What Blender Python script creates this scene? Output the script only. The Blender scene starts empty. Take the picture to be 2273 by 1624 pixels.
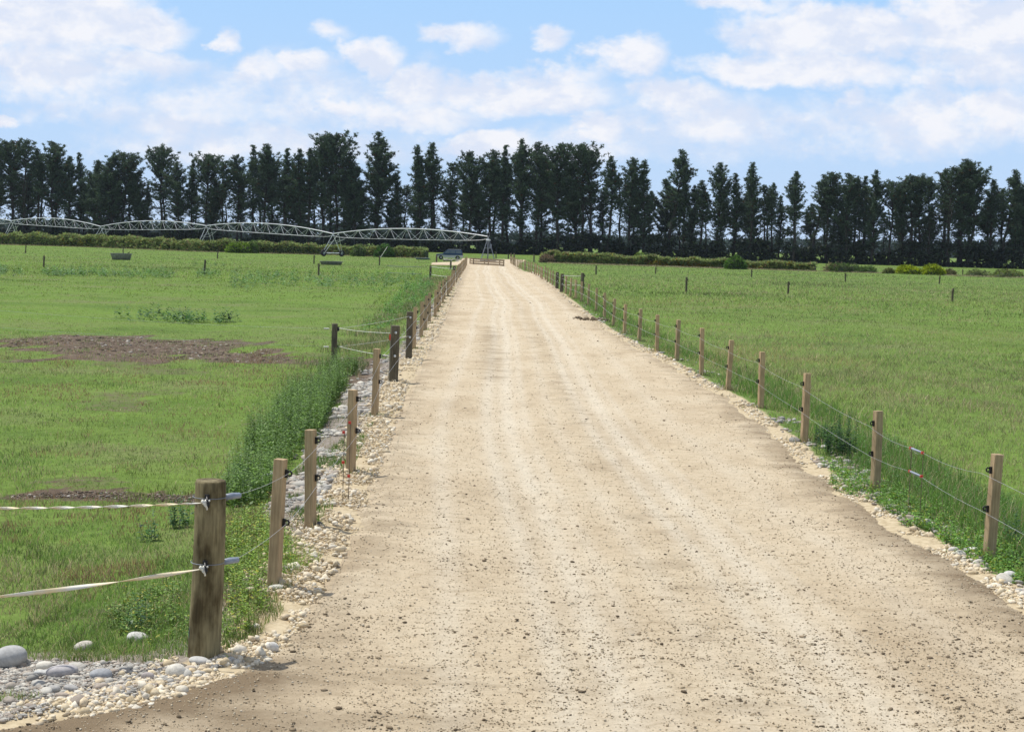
import bpy, math, random
import numpy as np
from mathutils import Vector, Matrix, Euler

random.seed(7); RNG = np.random.default_rng(11)
SC = bpy.context.scene; COL = SC.collection
R_ = math.radians

# ------------------------------------------------------------------ camera
FPX, CAMH, YAW, PITCH, ROLL = 3600.0, 3.2, R_(1.18), R_(4.36), R_(1.5)
cd = bpy.data.cameras.new('camera'); cam = bpy.data.objects.new('camera', cd); COL.objects.link(cam)
cd.sensor_width = 36; cd.lens = 36 * FPX / 2273; cd.clip_start = 0.1; cd.clip_end = 6000
RM = Matrix.Rotation(-YAW, 3, 'Z') @ Matrix.Rotation(math.pi/2 - PITCH, 3, 'X') @ Matrix.Rotation(ROLL, 3, 'Z')
cam.matrix_world = Matrix.Translation((0, 0, CAMH)) @ RM.to_4x4()
SC.camera = cam

def raydir(x, y):
    return RM @ Vector((x - 1136.5, 812 - y, -FPX))
def at(x, y, z=0.0):
    """photo measurement (2273 px wide) -> point on the level z"""
    v = raydir(x, y); t = (z - CAMH) / v.z
    return v * t + Vector((0, 0, CAMH))

# ------------------------------------------------------------------ world, sun, exposure
SUN = Vector((-0.40, 0.27, 0.98)).normalized()
SUN_EL = math.asin(SUN.z); SUN_AZ = math.atan2(SUN.x, SUN.y)
w = bpy.data.worlds.new("World"); SC.world = w; w.use_nodes = True
NT = w.node_tree; NT.nodes.clear()
def N(t, **k):
    n = NT.nodes.new(t)
    for a, b in k.items(): setattr(n, a, b)
    return n
def Lk(a, b): NT.links.new(a, b)
def M_(op, a, b=None, c=None):
    n = N('ShaderNodeMath', operation=op)
    for i, v in enumerate((a, b, c)):
        if v is None: continue
        if isinstance(v, (int, float)): n.inputs[i].default_value = v
        else: Lk(v, n.inputs[i])
    return n.outputs[0]
def VM_(op, a, b=None):
    n = N('ShaderNodeVectorMath', operation=op)
    for i, v in enumerate((a, b)):
        if v is None: continue
        if isinstance(v, (tuple, list)): n.inputs[i].default_value = v
        else: Lk(v, n.inputs[i])
    return n.outputs['Value'] if op in ('LENGTH', 'DOT_PRODUCT') else n.outputs[0]
def MIX_(f, a, b):
    n = N('ShaderNodeMix', data_type='RGBA'); 
    for s, v in ((n.inputs[0], f), (n.inputs[6], a), (n.inputs[7], b)):
        if isinstance(v, (int, float)): s.default_value = v
        elif isinstance(v, tuple): s.default_value = (*v, 1)
        else: Lk(v, s)
    return n.outputs[2]
sky = N('ShaderNodeTexSky', sky_type='NISHITA', sun_disc=False, sun_elevation=SUN_EL, sun_rotation=SUN_AZ,
        air_density=1.0, dust_density=0.6, ozone_density=1.6, altitude=50)
BG = 0.1
tc = N('ShaderNodeTexCoord'); sp = N('ShaderNodeSeparateXYZ'); Lk(tc.outputs['Generated'], sp.inputs[0])
ay = M_('MAXIMUM', M_('ABSOLUTE', sp.outputs[1]), 0.05)
uu = M_('DIVIDE', sp.outputs[0], ay); vv = M_('DIVIDE', sp.outputs[2], ay)
cb = N('ShaderNodeCombineXYZ'); Lk(uu, cb.inputs[0]); Lk(vv, cb.inputs[1]); Lk(M_('SIGN', sp.outputs[1]), cb.inputs[2])
UV = cb.outputs[0]
def noise(scale, detail=5, rough=.55, vec=None, off=(0, 0, 0), sc=(1, 1, 1)):
    mp = N('ShaderNodeMapping'); mp.inputs[1].default_value = off; mp.inputs[3].default_value = sc; Lk(vec or UV, mp.inputs[0])
    n = N('ShaderNodeTexNoise'); n.inputs['Scale'].default_value = scale; n.inputs['Detail'].default_value = detail
    n.inputs['Roughness'].default_value = rough; Lk(mp.outputs[0], n.inputs[0]); return n
nz = noise(16, 6, .58, sc=(1, 1.6, 1)); nzf = noise(70, 4, .6, sc=(1, 1.3, 1), off=(3, 1, 0))
warp = VM_('MULTIPLY', VM_('SUBTRACT', nz.outputs['Color'], (.5, .5, .5)), (.055, .030, 0))
warp2 = VM_('MULTIPLY', VM_('SUBTRACT', nzf.outputs['Color'], (.5, .5, .5)), (.016, .013, 0))
WUV = VM_('ADD', VM_('ADD', VM_('MULTIPLY', UV, (1, 1, 0)), warp), warp2)
blobs = [(110,45,260,62,1.0),(310,60,105,42,1.0),(120,140,230,60,.62),(300,135,150,34,.66),(498,76,34,24,.7),
 (565,150,70,38,.7),(668,142,66,26,.8),(822,132,72,40,.95),(735,68,46,20,.4),(1022,72,84,32,.72),(1228,78,48,24,.66),
 (1395,128,92,44,.95),(1270,160,80,24,.5),(1180,208,190,46,.85),(915,190,100,40,.85),(755,238,70,20,.75),(900,252,180,32,.6),
 (340,252,260,46,.5),(15,275,45,18,.8),(1095,316,95,28,.95),(1335,280,62,36,.75),(1490,215,150,34,.75),(1560,262,260,60,.48),
 (1790,148,235,40,1.0),(1850,72,250,48,.95),(2170,60,190,75,.95),(2170,150,180,60,.7),(1880,215,46,24,.6),
 (2010,275,330,62,.5),(2215,250,95,48,.8),(1640,6,150,20,.55),(420,320,260,40,.4),(700,330,220,30,.35),(1300,330,300,36,.3),(640,200,330,70,.38)]
acc = None; accy = None
for (bx, by, rx, ry, st) in blobs:
    d = raydir(bx, by); u0, v0 = d.x / d.y, d.z / d.y
    k = 1.0 / FPX
    q = VM_('MULTIPLY', VM_('SUBTRACT', WUV, (u0, v0, 0)), (1/(rx*k), 1/(ry*k*1.15), 0))
    r2 = VM_('DOT_PRODUCT', q, q)
    e = M_('MULTIPLY', M_('SUBTRACT', 1.22, r2), st)
    acc = e if acc is None else M_('SMOOTH_MAX', acc, e, .25)
front = M_('GREATER_THAN', sp.outputs[1], 0.15)
gen = M_('MULTIPLY', M_('SUBTRACT', noise(3.0, 6, .6, sc=(1, 2, 1)).outputs[0], .47), 6.0)
lowv = M_('LESS_THAN', vv, 0.19)
sel = M_('MULTIPLY', front, lowv)
dens = M_('ADD', M_('MULTIPLY', acc, sel), M_('MULTIPLY', gen, M_('SUBTRACT', 1.0, sel)))
dens = M_('ADD', dens, M_('MULTIPLY', M_('SUBTRACT', nzf.outputs[0], .5), .9))
dens = M_('ADD', dens, M_('MULTIPLY', M_('SUBTRACT', nz.outputs[0], .5), 1.7))
mr = N('ShaderNodeMapRange', interpolation_type='SMOOTHSTEP'); Lk(dens, mr.inputs[0]); mr.inputs[1].default_value = -.25; mr.inputs[2].default_value = .85
cl = M_('MULTIPLY', mr.outputs[0], M_('GREATER_THAN', sp.outputs[2], -0.02))
# cloud body: bright tops, faintly lavender undersides
nb = noise(24, 5, .55, vec=WUV, off=(5, 5, 0), sc=(1, 1.9, 1))
na = noise(30, 6, .6, sc=(1, 1.5, 1), off=(8, 2, 0)); na2 = noise(30, 6, .6, sc=(1, 1.5, 1), off=(8, 2.013, 0))
rel = M_('MULTIPLY', M_('SUBTRACT', na.outputs[0], na2.outputs[0]), .9)
shade = N('ShaderNodeMapRange'); Lk(M_('ADD', nb.outputs[0], rel), shade.inputs[0]); shade.inputs[1].default_value = .38; shade.inputs[2].default_value = .62
ccol = MIX_(shade.outputs[0], (.76/BG, .815/BG, .95/BG), (.95/BG, .95/BG, .99/BG))
hz = N('ShaderNodeMapRange'); Lk(sp.outputs[2], hz.inputs[0]); hz.inputs[1].default_value = 0.0; hz.inputs[2].default_value = .17
skyc = MIX_(1.0, sky.outputs[0], sky.outputs[0])
tint = N('ShaderNodeMix', data_type='RGBA', blend_type='MULTIPLY'); tint.inputs[0].default_value = 1
Lk(sky.outputs[0], tint.inputs[6]); tint.inputs[7].default_value = (.62, .80, 1.12, 1)
grad = MIX_(hz.outputs[0], (.60/BG, .76/BG, 1.0/BG), (.41/BG, .68/BG, 1.03/BG))
base = MIX_(0.92, tint.outputs[2], grad)
# high sky keeps the physical colour
hi = N('ShaderNodeMapRange'); Lk(sp.outputs[2], hi.inputs[0]); hi.inputs[1].default_value = .2; hi.inputs[2].default_value = .5
base = MIX_(hi.outputs[0], base, sky.outputs[0])
fin = MIX_(M_('MULTIPLY', cl, .93), base, ccol)
bgn = N('ShaderNodeBackground'); bgn.inputs[1].default_value = BG; Lk(fin, bgn.inputs[0])
wo = N('ShaderNodeOutputWorld'); Lk(bgn.outputs[0], wo.inputs[0])

sl = bpy.data.lights.new('sun', 'SUN'); sl.energy = 4.4; sl.angle = R_(.55); sl.color = (1, .965, .90)
so = bpy.data.objects.new('sun', sl); COL.objects.link(so); so.location = (0, 0, 60)
so.rotation_euler = SUN.to_track_quat('Z', 'Y').to_euler()
SC.view_settings.view_transform = 'Standard'; SC.view_settings.look = 'None'
SC.view_settings.exposure = 0.0; SC.view_settings.gamma = 1.0
SC.render.engine = 'CYCLES'

# ------------------------------------------------------------------ helpers
def tag(o, label=None, cat=None, group=None, kind=None):
    if label: o['label'] = label
    if cat: o['category'] = cat
    if group: o['group'] = group
    if kind: o['kind'] = kind
    return o
def empty(name, loc, rz=0.0):
    o = bpy.data.objects.new(name, None); COL.objects.link(o); o.location = loc; o.rotation_euler = (0, 0, rz); o.empty_display_size = .1
    return o
def hashn(ix, iy, s):
    h = (ix.astype(np.int64) * 374761393 + iy.astype(np.int64) * 668265263 + s * 974634777) & 0x7fffffff
    h = ((h ^ (h >> 13)) * 1274126177) & 0x7fffffff
    return ((h ^ (h >> 16)) & 0xffff) / 65535.0
def vnoise(x, y, s=0):
    x = np.asarray(x, float); y = np.asarray(y, float)
    ix = np.floor(x); iy = np.floor(y); fx = x - ix; fy = y - iy
    fx = fx*fx*(3-2*fx); fy = fy*fy*(3-2*fy)
    a = hashn(ix, iy, s); b = hashn(ix+1, iy, s); c = hashn(ix, iy+1, s); d = hashn(ix+1, iy+1, s)
    return (a*(1-fx)+b*fx)*(1-fy)+(c*(1-fx)+d*fx)*fy
def fbm(x, y, o=4, s=0):
    t = 0; a = .5; n = 0
    for k in range(o):
        t = t + a*vnoise(x*2**k, y*2**k, s+k*17); n += a; a *= .5
    return t/n
def smooth(a, b, x):
    t = np.clip((np.asarray(x, float)-a)/(b-a), 0, 1); return t*t*(3-2*t)

def npmesh(name, V, F, mat=None, parent=None, col=None, shade=False, link=True):
    V = np.asarray(V, np.float32); F = np.asarray(F, np.int32); k = F.shape[1]
    me = bpy.data.meshes.new(name)
    me.vertices.add(len(V)); me.vertices.foreach_set('co', V.ravel())
    me.loops.add(F.size); me.loops.foreach_set('vertex_index', F.ravel())
    me.polygons.add(len(F)); me.polygons.foreach_set('loop_start', np.arange(0, F.size, k, dtype=np.int32))
    me.polygons.foreach_set('loop_total', np.full(len(F), k, np.int32))
    if shade: me.polygons.foreach_set('use_smooth', np.ones(len(F), bool))
    if col is not None:
        ca = me.color_attributes.new('tone', 'FLOAT_COLOR', 'POINT')
        c = np.ones((len(V), 4), np.float32); c[:, :3] = col; ca.data.foreach_set('color', c.ravel())
    me.update(calc_edges=True); me.validate()
    if mat: me.materials.append(mat)
    if not link: return me
    o = bpy.data.objects.new(name, me); COL.objects.link(o)
    if parent: o.parent = parent
    return o

class MB:
    """collects simple solids; build() links them as ONE mesh object"""
    def __init__(s): s.v = []; s.f = []
    def add(s, vs, fs):
        b = len(s.v); s.v += [tuple(v) for v in vs]; s.f += [tuple(i+b for i in f) for f in fs]; return s
    def box(s, c, d, rot=None, taper=1.0):
        x, y, z = d[0]/2, d[1]/2, d[2]/2
        P = [Vector((sx*x*(taper if sz > 0 else 1), sy*y*(taper if sz > 0 else 1), sz*z)) for sz in (-1, 1) for sx, sy in ((-1,-1),(1,-1),(1,1),(-1,1))]
        if rot is not None: P = [rot @ p for p in P]
        return s.add([p + Vector(c) for p in P], [(3,2,1,0),(4,5,6,7),(0,1,5,4),(1,2,6,5),(2,3,7,6),(3,0,4,7)])
    def tube(s, pts, r, n=6, caps=True):
        pts = [Vector(p) for p in pts]; rs = r if isinstance(r, (list, tuple)) else [r]*len(pts); b = len(s.v); up = Vector((0,0,1))
        t0 = (pts[-1]-pts[0]).normalized()
        if abs(t0.z) > .9: up = Vector((0,1,0))
        for i, p in enumerate(pts):
            t = (pts[min(i+1, len(pts)-1)] - pts[max(i-1, 0)])
            t = t.normalized() if t.length > 1e-9 else t0
            a = t.cross(up); a = a.normalized() if a.length > 1e-6 else Vector((1,0,0)); c = a.cross(t)
            for k in range(n):
                an = 2*math.pi*(k+.5)/n; s.v.append(tuple(p + (a*math.cos(an)+c*math.sin(an))*rs[i]))
        for i in range(len(pts)-1):
            for k in range(n):
                k2 = (k+1) % n; s.f.append((b+i*n+k, b+i*n+k2, b+(i+1)*n+k2, b+(i+1)*n+k))
        if caps:
            s.f.append(tuple(b+k for k in range(n))[::-1]); s.f.append(tuple(b+(len(pts)-1)*n+k for k in range(n)))
        return s
    def lathe(s, prof, n=24, c=(0,0,0), axis='Z'):
        b = len(s.v)
        for (r, z) in prof:
            for k in range(n):
                a = 2*math.pi*k/n; p = (r*math.cos(a), r*math.sin(a), z)
                if axis == 'Y': p = (p[0], p[2], p[1])
                if axis == 'X': p = (p[2], p[0], p[1])
                s.v.append((p[0]+c[0], p[1]+c[1], p[2]+c[2]))
        for i in range(len(prof)-1):
            for k in range(n):
                k2 = (k+1) % n; s.f.append((b+i*n+k, b+i*n+k2, b+(i+1)*n+k2, b+(i+1)*n+k))
        return s
    def mesh(s, name, mat, smooth=False):
        me = bpy.data.meshes.new(name); me.from_pydata(s.v, [], s.f); me.validate()
        if smooth: me.polygons.foreach_set('use_smooth', np.ones(len(me.polygons), bool))
        if mat: me.materials.append(mat)
        me.update(); return me
    def build(s, name, mat, parent=None, smooth=False):
        o = bpy.data.objects.new(name, s.mesh(name, mat, smooth)); COL.objects.link(o)
        if parent: o.parent = parent
        return o
def bevel(o, wdt=.006, seg=2):
    m = o.modifiers.new('bevel', 'BEVEL'); m.width = wdt; m.segments = seg; m.limit_method = 'ANGLE'; return o

class Mat:
    def __init__(s, name, rough=.8, spec=.3):
        s.m = bpy.data.materials.new(name); s.m.use_nodes = True; s.t = s.m.node_tree; s.p = s.t.nodes['Principled BSDF']
        s.p.inputs['Roughness'].default_value = rough; s.p.inputs['Specular IOR Level'].default_value = spec; s.out = s.t.nodes['Material Output']
    def n(s, t, **k):
        x = s.t.nodes.new(t)
        for a, b in k.items(): setattr(x, a, b)
        return x
    def l(s, a, b): s.t.links.new(a, b)
    def coord(s, kind='Object', sc=(1,1,1)):
        c = s.n('ShaderNodeTexCoord'); m = s.n('ShaderNodeMapping'); m.inputs[3].default_value = sc; s.l(c.outputs[kind], m.inputs[0]); return m.outputs[0]
    def noise(s, scale, detail=4, rough=.55, sc=(1,1,1), kind='Object', vec=None):
        x = s.n('ShaderNodeTexNoise'); x.inputs['Scale'].default_value = scale; x.inputs['Detail'].default_value = detail; x.inputs['Roughness'].default_value = rough
        s.l(vec or s.coord(kind, sc), x.inputs[0]); return x.outputs[0]
    def ramp(s, f, stops):
        x = s.n('ShaderNodeValToRGB'); s.l(f, x.inputs[0]); e = x.color_ramp.elements
        while len(e) < len(stops): e.new(.5)
        for a, (p, c) in zip(e, stops): a.position = p; a.color = (*c, 1) if len(c) == 3 else c
        return x.outputs[0]
    def mix(s, f, a, b, mode='MIX'):
        x = s.n('ShaderNodeMix', data_type='RGBA', blend_type=mode)
        for k, v in ((x.inputs[0], f), (x.inputs[6], a), (x.inputs[7], b)):
            if isinstance(v, (int, float)): k.default_value = v
            elif isinstance(v, tuple): k.default_value = (*v, 1)
            else: s.l(v, k)
        return x.outputs[2]
    def bump(s, h, st=.4, dist=.02):
        b = s.n('ShaderNodeBump'); b.inputs['Strength'].default_value = st; b.inputs['Distance'].default_value = dist; s.l(h, b.inputs['Height']); s.l(b.outputs[0], s.p.inputs['Normal'])
    def color(s, c):
        if isinstance(c, tuple): s.p.inputs['Base Color'].default_value = (*c, 1)
        else: s.l(c, s.p.inputs['Base Color'])
    def rnd(s):
        return s.n('ShaderNodeObjectInfo').outputs['Random']
def simple(name, c, rough=.6, metal=0, spec=.4, var=.25, scale=8):
    m = Mat(name, rough, spec); nn = m.noise(scale, 4)
    m.color(m.ramp(nn, [(.3, tuple(x*(1-var) for x in c)), (.7, tuple(min(1, x*(1+var)) for x in c))])); m.p.inputs['Metallic'].default_value = metal
    return m.m
def leafmat(name, transl=.35, rough=.6, attr=True, c=(.06,.1,.03)):
    m = Mat(name, rough, .25)
    if attr:
        a = m.n('ShaderNodeVertexColor', layer_name='tone'); src = a.outputs[0]
    else: src = m.mix(m.noise(1.5, 3), tuple(x*.6 for x in c), tuple(x*1.3 for x in c))
    m.color(src)
    t = m.n('ShaderNodeBsdfTranslucent'); hs = m.n('ShaderNodeHueSaturation'); hs.inputs['Value'].default_value = 1.15; hs.inputs['Saturation'].default_value = 1.1; m.l(src, hs.inputs['Color']); m.l(hs.outputs[0], t.inputs[0])
    x = m.n('ShaderNodeMixShader'); x.inputs[0].default_value = transl; m.l(m.p.outputs[0], x.inputs[1]); m.l(t.outputs[0], x.inputs[2]); m.l(x.outputs[0], m.out.inputs[0])
    return m.m

# ------------------------------------------------------------------ materials
def woodmat(name, dark, light, streak=1.0):
    m = Mat(name, .85, .2)
    g = m.noise(9, 5, .6, sc=(6, 6, .45)); k = m.noise(2.5, 3, .6, sc=(1, 1, .8))
    c = m.ramp(g, [(.28, dark), (.5, tuple((a+b)/2 for a, b in zip(dark, light))), (.72, light)])
    c = m.mix(m.n('ShaderNodeMath', operation='MULTIPLY').outputs[0], c, c)
    kn = m.ramp(k, [(.3, (.62,.6,.58)), (.62, (1.08,1.04,1.0))])
    c = m.mix(.8, c, kn, 'MULTIPLY')
    rn = m.ramp(m.rnd(), [(0, (.82,.84,.80)), (1, (1.14,1.08,1.0))])
    c = m.mix(1.0, c, rn, 'MULTIPLY'); m.color(c); m.bump(g, .5, .006); return m.m
W_new = woodmat('sawn_timber', (.33,.245,.15), (.54,.43,.285))
W_old = woodmat('weathered_timber', (.065,.060,.044), (.18,.165,.125))
W_big = woodmat('strainer_timber', (.13,.115,.075), (.29,.26,.17))
W_rail = woodmat('rail_timber', (.17,.135,.095), (.36,.29,.21))
BLACK = simple('black_plastic', (.012,.012,.013), .45)
ROPE = simple('white_rope', (.68,.67,.60), .75)
WIRE = simple('galvanised_wire', (.50,.50,.50), .4, .4)
SLEEVE = simple('grey_sleeve', (.27,.31,.38), .5)
RED = simple('red_plastic', (.55,.045,.025), .5)
GALV = simple('galvanised_steel', (.66,.67,.69), .5, .35, var=.2, scale=3)
GALVD = simple('dull_steel', (.20,.22,.25), .55, .3)
TYRE = simple('tyre_rubber', (.022,.022,.024), .8)
CONC = simple('trough_concrete', (.21,.21,.20), .9, var=.35, scale=5)
m = Mat('tape_weave', .7, .3); cc = m.noise(1, 2, sc=(5, 5, 5)); m.color(m.ramp(cc, [(.4, (.72,.70,.62)), (.6, (.78,.66,.42))])); TAPE = m.m

mb_ = W_big; t_ = mb_.node_tree; pb_ = t_.nodes['Principled BSDF']; src_ = pb_.inputs['Base Color'].links[0].from_socket
n_ = t_.nodes.new('ShaderNodeTexNoise'); n_.inputs['Scale'].default_value = 5.5; n_.inputs['Detail'].default_value = 5; c_ = t_.nodes.new('ShaderNodeTexCoord'); q_ = t_.nodes.new('ShaderNodeMapping'); q_.inputs[3].default_value = (1.3, 1.3, .6)
t_.links.new(c_.outputs['Object'], q_.inputs[0]); t_.links.new(q_.outputs[0], n_.inputs[0]); r_ = t_.nodes.new('ShaderNodeValToRGB'); t_.links.new(n_.outputs[0], r_.inputs[0])
r_.color_ramp.elements[0].position = .38; r_.color_ramp.elements[0].color = (.42, .38, .30, 1); r_.color_ramp.elements[1].position = .56; r_.color_ramp.elements[1].color = (1.15, 1.15, 1.05, 1)
x_ = t_.nodes.new('ShaderNodeMix'); x_.data_type = 'RGBA'; x_.blend_type = 'MULTIPLY'; x_.inputs[0].default_value = 1; t_.links.new(src_, x_.inputs[6]); t_.links.new(r_.outputs[0], x_.inputs[7]); t_.links.new(x_.outputs[2], pb_.inputs['Base Color'])

# ------------------------------------------------------------------ road outline and terrain
Lpx = [(1022,577),(1030,583),(1034,590),(1012,640),(992,690),(968,745),(935,795),(898,850),(872,930),(842,1010),(818,1080),(788,1150),(748,1230),(700,1300),(652,1380),(600,1450),(500,1500),(400,1540),(250,1578),(100,1606),(-80,1635)]
Rpx = [(1165,577),(1150,584),(1143,592),(1158,602),(1190,607),(1212,628),(1236,645),(1262,668),(1300,700),(1345,733),(1400,765),(1450,787),(1500,815),(1560,855),(1620,885),(1680,930),(1740,980),(1790,1030),(1830,1065),(1900,1110),(2000,1180),(2100,1240),(2200,1300),(2273,1345),(2420,1440)]
LP = np.array([at(*p)[:2] for p in Lpx]); RP = np.array([at(*p)[:2] for p in Rpx])
LP = np.vstack([LP, [LP[-1][0]-4, LP[-1][1]-.4], [LP[-1][0]-8, 4.0], [-12, -8]]); RP = np.vstack([RP, [RP[-1][0]+.9, 8.0], [RP[-1][0]+1.2, -8]])
POLY = np.vstack([LP, RP[::-1]])
def polydist(x, y, P, closed=True):
    x = np.asarray(x, float); y = np.asarray(y, float); d = np.full(x.shape, 1e9)
    n = len(P)
    for i in range(n if closed else n-1):
        a = P[i]; b = P[(i+1) % n]; e = b-a; L2 = max(e@e, 1e-9)
        t = np.clip(((x-a[0])*e[0]+(y-a[1])*e[1])/L2, 0, 1)
        d = np.minimum(d, (x-a[0]-t*e[0])**2+(y-a[1]-t*e[1])**2)
    return np.sqrt(d)
def inside(x, y, P):
    x = np.asarray(x, float); y = np.asarray(y, float); r = np.zeros(x.shape, bool); n = len(P)
    for i in range(n):
        a = P[i]; b = P[(i+1) % n]
        if a[1] == b[1]: continue
        c = ((a[1] > y) != (b[1] > y)) & (x < (b[0]-a[0])*(y-a[1])/(b[1]-a[1])+a[0]); r ^= c
    return r
def sdist(x, y):
    d = polydist(x, y, POLY); return np.where(inside(x, y, POLY), -d, d)
FZ = -0.25
def terrain(x, y, sd=None):
    x = np.asarray(x, float); y = np.asarray(y, float)
    if sd is None: sd = sdist(x, y)
    z = FZ*smooth(.35, 2.6, sd)
    fade = smooth(.6, 3.5, sd)
    z = z + fade*((fbm(x*.09, y*.06, 3, 5)-.5)*.14 + (fbm(x*.8, y*.8, 3, 9)-.5)*.07)
    z = z + (vnoise(x*7, y*7, 3)-.5)*.02*smooth(60, 20, y)*smooth(-.1, .3, sd)
    rid = np.exp(-((sd-.22)/.2)**2)*smooth(-.1, 0, sd+.25)
    z = z + .05*rid*fbm(x*1.3, y*1.3, 2, 21)*smooth(200, 40, y)
    return z
def tz(x, y): return float(terrain(np.array([x]), np.array([y]))[0])
def gat(px, py):
    """photo measurement -> point standing on the terrain"""
    z = 0.0
    for _ in range(5):
        p = at(px, py, z); z = tz(p.x, p.y)
    return Vector((p.x, p.y, z))
def pxpoly(P): return np.array([tuple(gat(*p)[:2]) for p in P])

SOIL = pxpoly([(-60,752),(60,748),(200,742),(330,748),(480,762),(600,775),(700,788),(650,800),(560,808),(430,800),(300,792),(150,782),(0,775),(-60,778)])
FURR = pxpoly([(20,1097),(120,1090),(260,1089),(330,1094),(430,1100),(500,1103),(490,1112),(380,1111),(260,1106),(120,1102),(30,1106)])
GATE = pxpoly([(720,800),(780,790),(880,800),(900,838),(840,862),(780,860),(740,830)])
WEED = pxpoly([(815,812),(770,850),(735,905),(712,960),(660,1010),(625,1050),(592,1110),(540,1150),(480,1120),(515,1060),(555,985),(610,925),(660,870),(710,835)])
COBB = pxpoly([(800,848),(880,846),(890,865),(860,930),(835,990),(800,1060),(750,1100),(690,1150),(640,1165),(590,1160),(585,1130),(640,1060),(700,1000),(735,930),(760,880)])
FRONT = pxpoly([(-200,1470),(0,1462),(120,1466),(260,1470),(420,1478),(500,1450),(560,1462),(560,1500),(480,1520),(400,1545),(250,1582),(100,1610),(-80,1640),(-300,1680)])
YARD = pxpoly([(960,583),(1024,581),(1024,589),(1000,589),(958,588)])

def soilin(x, y): return inside(x+(fbm(x*.9, y*.3, 4, 211)-.5)*6, y+(fbm(x*.7, y*.5, 4, 213)-.5)*9, SOIL)
def axis(a, b, d0, c, g):
    """graded coordinates from a to b, spacing d0 near c growing by g"""
    r = [c]; d = d0
    while r[-1] < b: r.append(r[-1]+max(d0, (r[-1]-c)*g)) 
    l = [c]
    while l[-1] > a: l.append(l[-1]-max(d0, (c-l[-1])*g))
    return np.array(l[:0:-1]+r)
xs = axis(-900, 900, .14, 1.0, .05); ys = axis(-60, 2600, .16, 12, .028)
GX, GY = np.meshgrid(xs, ys); gx, gy = GX.ravel(), GY.ravel(); sd = sdist(gx, gy); gz = terrain(gx, gy, sd)
soil = np.where(soilin(gx, gy), 1, 0)*1.0
soil = np.maximum(soil, smooth(.25, 0, polydist(gx, gy, FURR))); soil = np.maximum(soil, inside(gx, gy, FURR)*1.0)
soil = np.maximum(soil, inside(gx, gy, GATE)*.8)
soil = np.maximum(soil, smooth(.57, .66, fbm(gx*.55, gy*.4, 4, 121))*(gx < -3)*(gy < 60)*.45)
stony = smooth(1.5, .3, sd)*smooth(-1.0, 0, sd)*np.where(gx > 0, .35, 1); stony = np.maximum(stony, inside(gx, gy, COBB)*1.0); stony = np.maximum(stony, inside(gx, gy, FRONT)*1.0)
stony = np.maximum(stony, smooth(.5, 0, polydist(gx, gy, FRONT)))
lime = smooth(.75, .2, sd)*np.where(gx > 0, smooth(.5, .1, sd), 1); lime = np.maximum(lime, inside(gx, gy, YARD))
gz = gz - .07*soil*inside(gx, gy, FURR) - .10*smooth(-.25, -.55, sd)*(gy < 292)
nxx, nyy = len(xs), len(ys)
I = np.arange(nxx*nyy).reshape(nyy, nxx); F = np.stack([I[:-1,:-1], I[:-1,1:], I[1:,1:], I[1:,:-1]], -1).reshape(-1, 4)
m = Mat('pasture_ground', .95, .1)
vc = m.n('ShaderNodeVertexColor', layer_name='tone'); sx = m.n('ShaderNodeSeparateColor'); m.l(vc.outputs[0], sx.inputs[0])
n1 = m.noise(.22, 5, .6); n2 = m.noise(6, 5, .65); n3 = m.noise(.04, 3, .5)
g = m.ramp(n1, [(.32, (.09,.155,.03)), (.5, (.14,.215,.045)), (.7, (.17,.19,.08))])
g = m.mix(m.ramp(n3, [(.4, (0,0,0)), (.6, (.6,.6,.6))]), g, (.15,.25,.04))
g = m.mix(.55, g, m.ramp(n2, [(.3, (.40,.38,.34)), (.68, (1.15,1.13,1.05))]), 'MULTIPLY')
so_ = m.ramp(m.noise(3.5, 6, .7), [(.3, (.055,.040,.029)), (.55, (.135,.10,.072)), (.75, (.23,.18,.13))])
st_ = m.ramp(m.noise(14, 5, .7), [(.3, (.15,.125,.10)), (.6, (.29,.255,.215)), (.75, (.40,.37,.33))])
li_ = m.ramp(m.noise(10, 5, .7), [(.3, (.36,.28,.17)), (.6, (.54,.45,.30))])
def edge(ch, lo=.35, hi=.6):
    a = m.n('ShaderNodeMath', operation='ADD'); m.l(sx.outputs[ch], a.inputs[0]); s2 = m.n('ShaderNodeMath', operation='MULTIPLY_ADD'); m.l(n2, s2.inputs[0]); s2.inputs[1].default_value = .9; s2.inputs[2].default_value = -.45
    m.l(s2.outputs[0], a.inputs[1]); r = m.n('ShaderNodeMapRange'); m.l(a.outputs[0], r.inputs[0]); r.inputs[1].default_value = lo; r.inputs[2].default_value = hi; return r.outputs[0]
c = m.mix(edge(0), g, so_); c = m.mix(edge(1), c, st_); c = m.mix(edge(2), c, li_); m.color(c); m.bump(n2, .6, .03)
ground = npmesh('ground', np.stack([gx, gy, gz], 1), F, m.m, col=np.stack([soil, stony, lime], 1), shade=True); tag(ground, kind='structure')

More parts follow.
